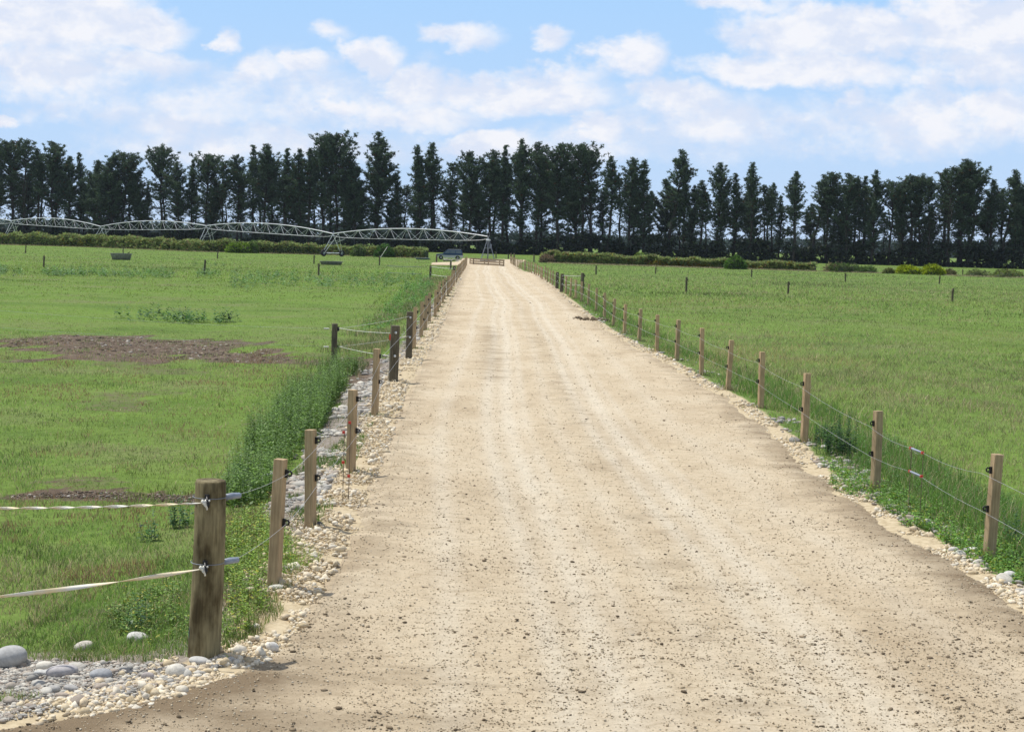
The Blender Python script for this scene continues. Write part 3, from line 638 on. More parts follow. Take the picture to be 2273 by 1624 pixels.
# line of dark docks across the left field and patch by the left fence
lx = []; ly = []
for k in range(900):
    px = random.uniform(-20, 960); py = 604 + 14*(px/960) + random.gauss(0, 5) + (random.random()**2)*26*(px > 500); 
    if fbm(np.array([px*.012]), np.array([.3]), 3, 151)[0] < .40: continue
    p = at(px, py, FZ); lx.append(p.x); ly.append(p.y)
lx, ly = np.array(lx), np.array(ly); z = terrain(lx, ly)
for a, b_, c_ in zip(lx, ly, z): TZ[(a, b_)] = c_
o_ = weeds('dock_line', lx, ly, np.array([random.uniform(.2, .6) for _ in lx]), WM, (.11,.21,.06), leaves=10, ls=.20); tag(o_, kind='stuff')
DP = pxpoly([(965,628),(950,665),(905,700),(850,735),(790,745),(840,705),(880,660),(905,635)])
polyweeds('dock_patch', DP, 420, .2, .6, (.12,.25,.05), leaves=12, ls=.14)

# ------------------------------------------------------------------ fence posts
def sawn_post(sz=.105, h=1.18, rnd=.012):
    mb = MB(); s = sz/2; c = s*.88
    ring = [(-s,-c),(-c,-s),(c,-s),(s,-c),(s,c),(c,s),(-c,s),(-s,c)]; ring = [(x*(1+random.uniform(-.05, .05)), y*(1+random.uniform(-.05, .05))) for x, y in ring]
    zs = [-.15, .1, .4, .75, h-.006, h]; vs = []; fs = []
    for k, z in enumerate(zs):
        f = 1-.012*k if k < 5 else .93; ox, oy = random.uniform(-.003, .003), random.uniform(-.003, .003)
        vs += [(x*f+ox, y*f+oy, z) for x, y in ring]
    for k in range(len(zs)-1):
        for i in range(8): fs.append((k*8+i, k*8+(i+1)%8, (k+1)*8+(i+1)%8, (k+1)*8+i))
    fs.append(tuple(range(8))[::-1]); fs.append(tuple((len(zs)-1)*8+i for i in range(8)))
    return mb.add(vs, fs)
def round_post(r, h, n=20):
    mb = MB(); zs = [-.2, 0, .2, .45, .7, .95, h-.02, h-.004]; vs = []; fs = []
    ph = [random.uniform(0, 6) for _ in range(3)]
    for k, z in enumerate(zs):
        f = 1-.07*z/h + (.0 if k < 7 else -.06)
        for i in range(n):
            a = 2*math.pi*i/n; rr = r*f*(1+.02*math.sin(2*a+ph[0])+.012*math.sin(5*a+ph[1]+z)); vs.append((rr*math.cos(a)+.008*math.sin(z*3+ph[2]), rr*math.sin(a), z))
    for k in range(len(zs)-1):
        for i in range(n): fs.append((k*n+i, k*n+(i+1)%n, (k+1)*n+(i+1)%n, (k+1)*n+i))
    fs.append(tuple((len(zs)-1)*n+i for i in range(n))); return mb.add(vs, fs)
def insul(side):
    mb = MB(); mb.box((0, 0, 0), (.03, .035, .085)); mb.tube([(side*.012, 0, .02), (side*.045, 0, .028), (side*.062, 0, .01), (side*.055, 0, -.018), (side*.025, 0, -.02)], .011, 6); return mb
PM = [sawn_post().mesh('timber', W_new) for _ in range(6)]
CL = {1: insul(1).mesh('insulator', BLACK), -1: insul(-1).mesh('insulator', BLACK)}
def link(me, name, par, loc=(0,0,0), rot=(0,0,0), sc=(1,1,1)):
    o = bpy.data.objects.new(name, me); COL.objects.link(o); o.parent = par; o.location = loc; o.rotation_euler = rot; o.scale = sc; return o
def ordw(n):
    W = 'first second third fourth fifth sixth seventh eighth ninth tenth eleventh twelfth thirteenth fourteenth fifteenth sixteenth seventeenth eighteenth nineteenth twentieth'.split()
    if n <= 20: return W[n-1]
    t = {2: 'twenty', 3: 'thirty', 4: 'forty', 5: 'fifty', 6: 'sixty', 7: 'seventy', 8: 'eighty', 9: 'ninety'}[n//10]
    return (t+'-'+W[n%10-1]) if n % 10 else {2: 'twentieth', 3: 'thirtieth', 4: 'fortieth', 5: 'fiftieth', 6: 'sixtieth', 7: 'seventieth', 8: 'eightieth', 9: 'ninetieth'}[n//10]
topL, botL, topR, botR = [], [], [], []
def fpost(p, h, side, i, label, group, clips=True, rz=None, ht=.93, hb=.52):
    e = empty('fence_post', p, 0); e.rotation_euler = (R_(random.uniform(-2, 2)), R_(random.uniform(-1.2, 2.2)), 0); tag(e, label, 'fence post', group)
    rz = rz if rz is not None else -side*R_(random.uniform(8, 26))
    link(PM[i % 6], 'timber', e, (0, 0, 0), (0, 0, rz), (1, 1, h/1.18))
    if clips:
        for z in (ht, hb): link(CL[side], 'insulator', e, (side*.062, -.01, z*h/1.1), (0, 0, rz), (.8, .8, .85))
    return e
Lposts = [(608,1302,1.17),(689,1170,1.08),(779,1048,1.13),(832,922,1.21)]
Lfar = [47.4, 53.2, 57.6, 62.4, 67.4, 72.2, 77.5, 82.6, 87.8, 92.6, 97.8, 102.9, 108.0]
k = 0
for (px, py, h) in Lposts:
    p = gat(px, py); k += 1; fpost(p, h, 1, k, f'square sawn timber post, {ordw(k)} from the camera in the left lane fence', 'sawn posts of the left fence', rz=R_([-14, -22, -26, -16][k-1]), ht=.98, hb=.56)
    topL.append(p+Vector((.12, 0, .98*h/1.1))); botL.append(p+Vector((.12, 0, .56*h/1.1)))
y = 108.0
while y < 205: y += 5.1; Lfar.append(y)
for y in Lfar:
    if abs(y-118.2) < 2.6: continue
    x = -1.90 + random.uniform(-.05, .05); z = tz(x, y); p = Vector((x, y, z)); k += 1; h = random.uniform(1.08, 1.24)
    fpost(p, h, 1, k, f'square sawn timber post, {ordw(k)} from the camera in the left lane fence', 'sawn posts of the left fence', clips=y < 90, ht=.98, hb=.56)
    topL.append(p+Vector((.12, 0, .95))); botL.append(p+Vector((.12, 0, .54)))
Rpx_ = [(2195,1238,1.08),(1942,1092,1.06),(1785,980,1.11),(1688,905,1.10),(1616,865,1.09),(1557,832,1.14),(1502,800,1.11),(1458,780,1.08),(1419,757,1.05),(1386,741,1.04),(1361,724,1.06),(1342,707,1.1),(1323,691,1.1),(1305.5,678,1.1),(1291,670,1.1),(1278,664,1.1),(1266,659,1.1),(1256,652,1.1)]
k = 0
for (px, py, h) in Rpx_:
    p = gat(px, py); k += 1; fpost(p, h+.03, -1, k+1, f'square sawn timber post, {ordw(k)} from the camera in the right lane fence', 'sawn posts of the right fence', clips=p.y < 75, rz=R_(random.uniform(4, 24)))
    topR.append(p+Vector((-.12, 0, .92*h/1.1))); botR.append(p+Vector((-.12, 0, .52*h/1.1)))
y = 117
while y < 245:
    x = 5.45 - 1.0*float(smooth(150, 235, y)) + random.uniform(-.05, .05); p = Vector((x, y, tz(x, y))); k += 1
    fpost(p, random.uniform(1.05, 1.2), -1, k, f'square sawn timber post, {ordw(k)} from the camera in the right lane fence', 'sawn posts of the right fence', clips=False)
    topR.append(p+Vector((-.12, 0, .92))); botR.append(p+Vector((-.12, 0, .52))); y += random.uniform(4.6, 5.6)
# big round strainer at the front left
bp = gat(455, 1452); big = empty('strainer_post', bp); big.rotation_euler = (0, R_(1.0), 0); tag(big, 'thick weathered round post with black insulators and white tape at the front left', 'fence post')
o = round_post(.122, 1.345, 28).build('timber', W_big, big, True); o.data.polygons[-1].use_smooth = False
def staple_ins(z, x=0.0, y=-.115):
    mb = MB(); mb.box((x, y, z), (.035, .03, .10)); mb.tube([(x, y-.01, z+.03), (x+.01, y-.05, z+.01), (x+.02, y-.05, z-.02), (x, y-.02, z-.04)], .012, 6); return mb
for z in (1.20, .70):
    o = staple_ins(z).build('insulator', BLACK, big); bevel(o, .006)
    rg = MB(); pts = [(.126*math.cos(a), .126*math.sin(a), z+.015) for a in [R_(q) for q in range(180, 541, 20)]]; rg.tube(pts, .0035, 5); rg.build('binding_wire', GALVD, big)
    MB().tube([(.09, .05, z-.0), (.15, .10, z+.01), (.20, .17, z+.005)], [.024, .026, .022], 10).build('grey_sleeve', SLEEVE, big, True)
    kn = MB()
    for dx, dz in ((0, 0), (.015, .014), (-.012, .01), (.01, -.016)): kn.box((dx-.01, -.155, z-.01+dz), (.026, .026, .022), Euler((.4+dx*30, .5, dz*40)).to_matrix())
    kn.tube([(-.01, -.155, z), (.03, -.165, z+.012)], .007, 6); kn.tube([(0, -.155, z-.01), (.01, -.16, z-.06)], .007, 6)
    kn.build('rope_knot', ROPE, big, True)
MB().tube([(-.105, -.04, .0), (-.12, -.045, .18), (-.108, -.04, .26)], .003, 5).build('twine', simple('blue_twine', (.03,.12,.16)), big)
topL.insert(0, bp+Vector((.20, .17, 1.205))); botL.insert(0, bp+Vector((.20, .17, .705)))
# twisted tapes running left from it
def tape(name, a, b, wd, label, twist=9, sag=.03, mat=None, th=.002, ext=1.0, group=None):
    a, b = Vector(a), Vector(b); n = 90; V = []; F = []
    d = (b-a); side = Vector((d.y, -d.x, 0)).normalized()
    for i in range(n+1):
        t = i/n; p = a+d*t; p.z -= sag*4*t*(1-t); an = twist*t*math.pi + .6*math.sin(t*7); w2 = wd*(.35+.65*min(1, t*12))
        u = (side*math.cos(an)+Vector((0, 0, 1))*math.sin(an)); nrm = (side*-math.sin(an)+Vector((0, 0, 1))*math.cos(an))
        for s1, s2 in ((-1, -1), (1, -1), (1, 1), (-1, 1)): V.append(tuple(p+u*s1*w2/2+nrm*s2*th))
    for i in range(n):
        for k in range(4): F.append((i*4+k, i*4+(k+1)%4, (i+1)*4+(k+1)%4, (i+1)*4+k))
    o = MB().add(V, F).build(name, mat or TAPE, None, True); tag(o, label, 'fence tape', group); return o
pa = bp+Vector((-.01, -.155, 1.19)); pb = bp+Vector((-.01, -.155, .69))
ta = at(-5, 1113, 1.16); tb = at(-5, 1309, .60)
ta2 = pa+(ta-pa)*2.2; tb2 = pb+(tb-pb)*2.2
tape('gate_tape', pa, ta2, .023, 'upper white twisted electric tape running left from the big round post', 17, .05, group='gate tapes at the big round post')
tape('gate_tape', pb, tb2, .033, 'lower cream electric tape running left from the big round post', 4, .05, group='gate tapes at the big round post')

def wire(name, pts, r, mat, label, cat='fence wire', sag=.02, group=None, seg=5):
    P = []
    for a, b in zip(pts[:-1], pts[1:]):
        for i in range(seg):
            t = i/seg; q = a.lerp(b, t); q.z -= sag*4*t*(1-t); P.append(q)
    P.append(pts[-1]); o = MB().tube(P, [max(r, min(.0055, q.y*.00006)) for q in P], 4).build(name, mat, None, True); tag(o, label, cat, group); return o
def onx(px, py, X): v = raydir(px, py); t = X/v.x; return v*t+Vector((0, 0, CAMH))
DT, DB_ = onx(2022, 994, 5.36), onx(2019, 1045, 5.36); topR.insert(1, DT+Vector((.05, -.35, -.01))); topR.insert(2, DT); botR.insert(1, Vector((DT.x+.05, DT.y-.35, DB_.z-.02))); botR.insert(2, Vector((DT.x, DT.y, DB_.z)))
ex = Vector((5.35, 8, 0)); topR.insert(0, Vector((5.40, 9.5, .93))); botR.insert(0, Vector((5.40, 9.5, .50)))
wire('fence_wire', topL, .0016, WIRE, 'upper thin wire of the left lane fence', group='wires of the left fence')
wire('fence_wire', botL, .0016, WIRE, 'lower thin wire of the left lane fence', group='wires of the left fence')
wire('fence_wire', topR, .0018, WIRE, 'upper thin wire of the right lane fence', group='wires of the right fence', sag=.04)
wire('fence_wire', botR, .0018, WIRE, 'lower thin wire of the right lane fence', group='wires of the right fence')

bx_, by_ = [], []
for q in [p for p in topL+topR if p.y < 110]:
    for _ in range(90):
        a = random.uniform(0, 6.28); rr_ = .07+abs(random.gauss(0, .13)); bx_.append(q.x+(-.12 if q.x < 0 else .12)+rr_*math.cos(a)); by_.append(q.y+rr_*math.sin(a))
bx_, by_ = np.array(bx_), np.array(by_); n = len(bx_); sdv = sdist(bx_, by_)
o_ = blades('post_base_grass', bx_, by_, terrain(bx_, by_, sdv), RNG.uniform(.03, .16, n)*np.where(bx_ < 0, .7, 1), RNG.uniform(.005, .009, n)*(1+.02*by_), gcolor(bx_, by_), GM, .9, 2); tag(o_, kind='stuff')

# dark strainers and rope gates
def strainer(px, py, h, sz, label, rnd=False, cat='fence post', knobs=True, p=None, side=1, group='dark strainer posts'):
    p = p or gat(px, py); e = empty('strainer_post', p); e.rotation_euler = (R_(random.uniform(-1, 1)), R_(random.uniform(.3, 2.2)), 0); tag(e, label, cat, group)
    if rnd: round_post(sz/2, h, 16).build('timber', W_old, e, True)
    else: o = sawn_post(sz, h).build('timber', W_old, e); o.rotation_euler = (0, 0, R_(random.uniform(-15, 15)))
    if knobs:
        for z in (h*.88, h*.46):
            if rnd: MB().box((sz/2+.01, 0, z), (.05, .04, .11)).build('insulator', BLACK, e)
            else: MB().lathe([(0, -.03), (.022, -.025), (.028, 0), (.022, .022), (0, .028)], 10, (.02, -sz/2-.012, z)).build('insulator', simple('white_plastic', (.7,.7,.68)), e, True)
    return e, p
e1, p741 = strainer(741, 815, 1.16, .165, 'leaning dark round post standing in the field where two rope gates meet', True, group=None)
e2, p873 = strainer(873, 845, 1.24, .20, 'thick dark square post on the left lane edge with two white knobs', group=None)
MB().box((-.11, -.08, .98), (.035, .012, .13)).build('red_tag', RED, e2)
e3, p909 = strainer(907, 795, 1.25, .17, 'dark square post on the left lane edge beyond the thick one', group=None)
def rope(a, b, r, label, sag=.03, group=None): return wire('gate_rope', [Vector(a), Vector(b)], r, ROPE, label, 'gate rope', sag, group, 10)
h1, h2 = Vector((.12, -.02, 1.04)), Vector((.12, -.02, .56)); gg = 'rope gates by the left lane edge'
rope(p741+h1, p873+Vector((.02, -.13, 1.08)), .008, 'upper white rope from the leaning round post to the thick square post', group=gg)
rope(p741+h2, p873+Vector((.02, -.13, .56)), .008, 'lower white rope from the leaning round post to the thick square post', group=gg)
rope(p741+h1, p909+Vector((0, -.1, 1.13)), .006, 'upper thin rope from the leaning round post back to the second square post', group=gg)
rope(p741+h2, p909+Vector((0, -.1, .60)), .006, 'lower thin rope from the leaning round post back to the second square post', group=gg)
for z, nm in ((1.02, 'upper'), (.54, 'lower')):
    wire('paddock_wire', [p741+Vector((-.08, 0, z)), at(380, 716 if z > .8 else 752, .8 if z > .8 else .4), at(-60, 684 if z > .8 else 722, .75 if z > .8 else .3)], .002, WIRE, f'{nm} paddock wire running left across the field from the leaning round post', group='paddock wires')
    MB().tube([Vector(p741)+Vector((-.28, -.02, z)), Vector(p741)+Vector((-.14, -.01, z))], .018, 8).build('wire_joiner', ROPE)
    tag(bpy.context.scene.objects['wire_joiner'] if z > .8 else bpy.context.scene.objects['wire_joiner.001'], f'small white joiner on the {nm} paddock wire left of the leaning round post', 'wire joiner', 'wire joiners')
# next rope gate, farther up the left side
e4, p955 = strainer(955, 618, 1.15, .20, 'dark square post in the field at the far left rope gate', group=None)
e5, p1006 = strainer(1006, 631, 1.35, .20, 'dark square strainer among the brown posts of the far left fence', group=None)
e6, p1003 = strainer(1000, 598, 1.0, .20, 'short dark post left of the far left fence near the gravel', group=None)
rope(p955+Vector((.1, 0, 1.05)), p1006+Vector((0, 0, 1.15)), .02, 'upper rope of the far left rope gate', group='far left rope gate')
rope(p955+Vector((.1, 0, .35)), p1006+Vector((-.3, 0, .55)), .02, 'lower rope of the far left rope gate', group='far left rope gate')
for z, nm in ((1.0, 'upper'), (.4, 'lower')):
    wire('paddock_wire', [p955+Vector((-.8, 0, z)), p955+Vector((-3.9, .6, z))], .025, GALVD, f'{nm} grey sleeve on the wire left of the far left rope gate', group='grey wire sleeves')
# rope gate on the right
e7, p1233 = strainer(1236, 640, 1.15, .20, 'dark square post in the right fence at the near end of the brown post run', group=None)
e8, p1246 = strainer(1246, 648, 1.2, .22, 'dark square post with white knob at the right rope gate', group=None)
e9, p1290 = strainer(1291, 655, 1.45, .24, 'dark thick post standing in the right field at the far end of the rope gate', True, group=None)
for z, nm in ((1.1, 'upper'), (.5, 'lower')): rope(p1246+Vector((0, 0, z)), p1290+Vector((0, 0, z+.15)), .02, f'{nm} white rope of the rope gate beside the right fence', group='right rope gate')
# small dark posts of the paddock wires
PAD = [(57,562,17),(97,593,25),(273,566,17),(454,609,31),(483,574,16),(697,586,19),(707,612,26),(842,589,20),(1323,610,20),(1455,608,12),(1523,648,32),(1668,615,13),(1749,652,26),(1876,625,15),(2085,630,10),(2114,669,28),(2137,610,10)]
side = lambda px: 'left' if px < 1100 else 'right'
cnt = {'left': 0, 'right': 0}
for (px, py, hp) in PAD:
    p = gat(px, py); h = max(.75, hp*p.y/FPX); s = side(px); cnt[s] += 1; dist = 'near' if p.y < 150 else 'far'
    e = empty('paddock_post', p); e.rotation_euler = (0, R_(random.uniform(-1, 2)), 0); tag(e, f'lone dark {dist} post in the {s} field, {ordw(cnt[s])} from the left', 'fence post', f'paddock posts of the {s} field')
    round_post(.085, h*1.05, 10).build('timber', W_old, e, True); MB().box((.09, 0, h*.85), (.05, .05, .1)).build('insulator', BLACK, e)
# posts beyond the lane's end
for px, py, hp, lb in ((1134,580,18,'tall dark post left of a pair behind the right end of the lane'),(1141,580,18,'tall dark post right of a pair behind the right end of the lane'),(1128,575,11,'short dark post between the pivot and the pair of tall posts'),(1185,582,17,'dark post behind the right fence before the hedge'),(969,583,17,'dark post at the left of the parked car'),(1101,573,14,'short thick dark post just right of the pivot tower legs')):
    p = gat(px, py); e = empty('farm_post', p); tag(e, lb, 'fence post'); round_post(.13, max(1.1, hp*p.y/FPX), 8).build('timber', W_old, e, True)

# red capped droppers holding grey sleeves off the wires
RODM = simple('rusty_rod', (.13,.09,.06))
def dropper(p, hts, label, off, sleeve=True, caps=None):
    e = empty('wire_dropper', p); tag(e, label, 'fence dropper', 'red capped fence droppers')
    for k, (dx, dy) in enumerate(((0, 0), off)):
        hh = [z-.012*k for z in hts] if caps is None else caps[k]
        MB().tube([(dx, dy, -.15), (dx+.01, dy, hh[0]+.02)], .0045, 5).build('rod', RODM, e)
        for z in hh: MB().box((dx, dy, z), (.032, .032, .03)).build('red_clip', RED, e)
    if sleeve:
        for z in hts: MB().tube([(0, 0, z), (off[0], off[1], z-.012)], .013, 8).build('grey_sleeve', SLEEVE, e, True)
gz_ = tz(DT.x, DT.y); dropper(Vector((DT.x, DT.y, gz_)), (DT.z-gz_, DB_.z-gz_), 'pair of thin rods with red clips and grey sleeves on the right fence wires', (.05, -.35))
dropper(gat(760, 1118), (), 'pair of thin rods with red clips beside the third left post', (.05, .25), False, ((.86, .50), (.95, .30)))

# ------------------------------------------------------------------ wooden rail frame round the pivot
fa_, fb_ = gat(1051, 587), gat(1118, 591); bx0 = gat(1046, 584)
fr = empty('rail_pen', fa_); tag(fr, 'weathered wooden rail pen round the foot of the pivot at the end of the lane', 'wooden pen')
d = fb_-fa_; Lh = Vector((d.x, d.y, 0)); n_ = Vector((-.5, 3.2, 0))
def rails(a, b, par):
    for z, th in ((.14, .19), (.44, .18), (.76, .22)):
        c = (a+b)/2; dd = b-a; ang = math.atan2(dd.y, dd.x); o = MB().box((0, 0, 0), (dd.length+.1, .05, th)).build('rail', W_rail, par); o.location = (c.x, c.y, z); o.rotation_euler = (0, 0, ang)
z0 = Vector((0,0,0)); rails(z0, Lh, fr); rails(n_, Lh+n_, fr); rails(z0+Vector((-.06,0,0)), n_+Vector((-.06,0,0)), fr); rails(Lh+Vector((.06,0,0)), Lh+n_+Vector((.06,0,0)), fr)
for a in (z0, Lh, n_, Lh+n_, Lh*.5, Lh*.5+n_): 
    o = MB().box((a.x, a.y+.06, .42), (.14, .12, .88)).build('pen_post', W_rail, fr)

# ------------------------------------------------------------------ centre pivot irrigator
X0, Y0, DA, DB = 1.05, 265.0, 28.0, 30.2
pv = empty('pivot_irrigator', (X0, Y0, 0)); tag(pv, 'long galvanised centre pivot irrigator with arched truss spans crossing the left field', 'irrigator')
base0 = Vector((X0, Y0, 0)); step = Vector((-DA, DB, 0)); ud = step.normalized(); nd = Vector((-ud.y, ud.x, 0))
tops = [4.0, 3.86, 4.85, 4.25, 5.1, 4.9]; pk = [1.1, 1.15, 1.1, 1.2, 1.1]
mb = MB(); H0 = 3.5
for sx_, sy_ in ((-1,-1),(1,-1),(1,1),(-1,1)): mb.tube([(sx_*1.15, sy_*1.15, .1), (sx_*.14, sy_*.14, H0)], .075, 6)
for z, q in ((1.0, .87), (2.1, .53)):
    for (a, b) in (((-1,-1),(1,-1)),((1,-1),(1,1)),((1,1),(-1,1)),((-1,1),(-1,-1))): mb.tube([(a[0]*q*1.15, a[1]*q*1.15, z), (b[0]*q*1.15, b[1]*q*1.15, z)], .04, 5)
mb.build('tower_frame', GALVD, pv)
MB().tube([(0, 0, 0), (0, 0, 3.95)], .11, 10).build('riser_pipe', GALVD, pv, True)
MB().tube([(0, 0, 3.9), (-.18, 0, 4.2), (-.2, 0, 4.5), (-.02, 0, 4.68), (.2, 0, 4.55), (.24, 0, 4.25), (.1, 0, 3.9)], .06, 8).build('gooseneck', GALVD, pv, True)
MB().lathe([(0, 3.35), (.42, 3.35), (.42, 3.47), (.3, 3.5), (.3, 3.62), (0, 3.62)], 14).build('bearing_ring', GALV, pv)
o = MB().box((.42, -.2, 2.45), (.38, .22, .7)).build('control_box', simple('grey_box', (.22,.25,.30)), pv)
MB().box((.02, 0, .05), (2.6, 2.6, .12)).build('concrete_pad', CONC, pv)
for s in range(5):
    a = step*s; b = step*(s+1); za, zb = tops[s], tops[s+1]; L = step.length
    pz = lambda t: za*(1-t)+zb*t+pk[s]*4*t*(1-t)
    P = lambda t: Vector((a.x+(b.x-a.x)*t, a.y+(b.y-a.y)*t, pz(t)))
    MB().tube([P(i/28) for i in range(29)], .085, 8, False).build('water_pipe', GALV, pv, True)
    low = lambda t, sd_: P(t)+nd*sd_*(.75*min(1, 5*t, 5*(1-t)))+Vector((0, 0, -(.30+1.55*math.sin(math.pi*t)**.6)))
    tr = MB()
    for sd_ in (-1, 1): tr.tube([low(i/28, sd_) for i in range(29)], .026, 5)
    nv = 8; ts = [(.07+.86*i/nv) for i in range(nv+1)]
    for i in range(nv):
        tm = (ts[i]+ts[i+1])/2
        for sd_ in (-1, 1): tr.tube([P(ts[i]), low(tm, sd_)], .028, 4); tr.tube([P(ts[i+1]), low(tm, sd_)], .028, 4)
        tr.tube([low(tm, -1), low(tm, 1)], .022, 4)
    tr.build('truss', GALV, pv)
    for i in range(9):
        t = .06+.11*i; q = low(t, 1); MB().tube([q, q+Vector((0, 0, -1.1))], .018, 4).build('dropper_hose', simple('dark_hose', (.16,.17,.19)) if i+s == 0 else bpy.data.materials['dark_hose'], pv)
    # tower at the far end of the span
    tw = empty('drive_tower', b); tw.parent = pv; gzf = FZ
    mt = MB(); top = Vector((0, 0, zb-.05))
    for sgn in (-1, 1):
        w_ = nd*sgn*2.05+Vector((0, 0, .62+gzf)); mt.tube([top, w_+ud*.35], .055, 5); mt.tube([top-ud*1.6+Vector((0,0,.1)), w_-ud*.2], .045, 5)
        mt.tube([top*.55+w_*.45+ud*.1, Vector((0,0,zb*.78))-ud*3.6], .032, 4)
    mt.tube([nd*-2.05+Vector((0,0,.62+gzf)), nd*2.05+Vector((0,0,.62+gzf))], .10, 6)
    mt.tube([nd*-1.05+Vector((0,0,zb*.55)), nd*1.05+Vector((0,0,zb*.55))], .03, 4)
    mt.build('tower_legs', GALV, tw)
    for sgn in (-1, 1):
        wl = MB().lathe([(.30,-.14),(.52,-.17),(.60,-.12),(.62,0),(.60,.12),(.52,.17),(.30,.14)], 20, axis='X').build('wheel', TYRE, tw, True)
        wl.location = nd*sgn*2.05+Vector((0, 0, .62+gzf)); wl.rotation_euler = (0, 0, math.atan2(nd.y, nd.x)+math.pi/2)
        rim = MB().lathe([(0,-.05),(.12,-.06),(.30,-.02),(.33,.1),(.30,.0),(.12,.06),(0,.05)], 16, axis='X').build('rim', GALVD, wl, True)

# slanting white pole by the left hedge
pq = gat(842, 574); o = MB().tube([(0,0,-.1), (1.35, .1, 2.1)], .05, 6).build('leaning_pole', ROPE); o.location = pq; tag(o, 'thin pale pole leaning to the right in front of the left hedge', 'pole')

# ------------------------------------------------------------------ parked four wheel drive
cp = gat(1003, 573); cp = Vector((cp.x, 292, tz(cp.x, 292)))
car = empty('parked_car', cp, R_(2)); tag(car, 'dark blue and silver four wheel drive wagon parked behind the far left fence', 'car')
CB = simple('car_blue', (.022,.060,.12), .25, .3, var=.05); CS = simple('car_silver', (.45,.45,.45), .3, .4, var=.05); GL = simple('car_glass', (.05,.09,.11), .08, 0, .8, var=.05)
def extrude(prof, y0, y1, inset=0):
    """side profile (x,z) facing -Y, thickness along Y"""
    n = len(prof); v = [(x, y0, z) for x, z in prof]+[(x, y1, z) for x, z in prof]
    f = [tuple(range(n)), tuple(range(2*n-1, n-1, -1))]+[(i, i+n, (i+1)%n+n, (i+1)%n) for i in range(n)]; return MB().add(v, f)
# car nose points to -X
def arc(cx_, r, a0, a1, n=8, cz=.38): return [(cx_+r*math.cos(R_(a0+(a1-a0)*i/n)), cz+r*math.sin(R_(a0+(a1-a0)*i/n))) for i in range(n+1)]
lower = [(-2.38,.42),(-2.02,.36)]+arc(-1.52,.46,180,0)+[(1.0,.36)]+arc(1.45,.46,180,0)+[(2.3,.42),(2.38,.55),(2.38,.80),(-2.40,.80),(-2.43,.6)]
o = extrude(lower, -.9, .9).build('lower_body', CS, car); bevel(o, .04)
upper = [(-2.40,.803),(2.38,.803),(2.36,1.12),(-1.05,1.13),(-1.3,1.09),(-2.2,.99),(-2.38,.9)]
o = extrude(upper, -.9, .9).build('body', CB, car); bevel(o, .06)
cab = [(-1.15,1.133),(2.34,1.123),(2.16,1.76),(2.0,1.82),(-.25,1.82),(-.45,1.78)]
mbc = MB(); n = len(cab); v = [(x, -.86 if z < 1.3 else -.70, z) for x, z in cab]+[(x, .86 if z < 1.3 else .70, z) for x, z in cab]
mbc.add(v, [tuple(range(n)), tuple(range(2*n-1, n-1, -1))]+[(i, i+n, (i+1)%n+n, (i+1)%n) for i in range(n)]); o = mbc.build('cabin', CB, car); bevel(o, .03)
o = MB().box((.9, 0, 1.86), (2.3, 1.3, .05)).build('roof', CS, car); bevel(o, .02)
for q in ([(-.95,1.19),(.02,1.19),(.02,1.70),(-.42,1.70)], [(.10,1.19),(1.02,1.19),(1.02,1.70),(.10,1.70)], [(1.12,1.19),(2.16,1.19),(2.05,1.66),(1.9,1.70),(1.12,1.70)]):
    for s_ in (-1, 1):
        yy = lambda z: s_*(.86-(z-1.12)*.245+.012)
        v = [(x, yy(z), z) for x, z in q]; v2 = [(x, yy(z)-s_*.01, z) for x, z in q]; k = len(q)
        MB().add(v+v2, [tuple(range(k)), tuple(range(2*k-1, k-1, -1))]+[(i, i+k, (i+1)%k+k, (i+1)%k) for i in range(k)]).build('window', GL, car)
v = [(-1.12,-.78,1.17),(-1.12,.78,1.17),(-.52,.66,1.74),(-.52,-.66,1.74)]; MB().add([(a-.03,b,c) for a,b,c in v], [(0,1,2,3)]).build('windscreen', GL, car)
for x_ in (-1.52, 1.45):
    for s_ in (-1, 1):
        wl = MB().lathe([(.20,-.11),(.34,-.12),(.38,-.06),(.38,.06),(.34,.12),(.20,.11)], 20, axis='Y').build('wheel', TYRE, car, True); wl.location = (x_, s_*.80, .38)
        MB().lathe([(0,-.10*1),(.1,-.09),(.2,-.05),(.22,0),(.2,.05),(.1,.09),(0,.10)], 12, axis='Y').build('rim', CS, wl, True)
for s_ in (-1, 1):
    MB().box((-2.40, s_*.68, .86), (.08, .32, .15)).build('headlight', simple('lamp_glass', (.5,.5,.48), .2), car)
    MB().box((2.37, s_*.74, 1.0), (.06, .16, .3)).build('tail_light', RED, car)
    MB().box((-.95, s_*.98, 1.2), (.10, .18, .14)).build('mirror', CB, car)
    MB().box((.6, s_*.915, .805), (4.0, .02, .06)).build('side_trim', CS, car)

# ------------------------------------------------------------------ troughs and bird
def trough(px, py, r, h, label, dz=0, mat=CONC):
    p = gat(px, py); e = empty('water_trough', (p.x, p.y, p.z+dz)); tag(e, label, 'water trough', 'round concrete troughs')
    MB().lathe([(0, 0), (r*.82, 0), (r*.97, h*.92)], 36).build('basin', mat, e, True)
    MB().lathe([(r*.97, h*.92), (r*1.03, h*.92), (r*1.03, h), (r*.9, h), (r*.86, h*.6), (0, h*.55)], 36).build('rim', mat, e)
    MB().lathe([(0, h*.86), (r*.895, h*.86)], 30).build('water', simple('trough_water', (.02,.03,.03), .1), e); return e, p
t1, tp = trough(269, 577, 1.33, .82, 'round grey concrete trough in the left field with a bird on its rim')
trough(735, 588, 1.5, .45, 'low round trough almost hidden by grass in the left field below the irrigator wheels')
trough(938, 576, 1.35, .30, 'low bluish grey trough near the end of the left hedge', mat=simple('blue_grey', (.22,.28,.31)))
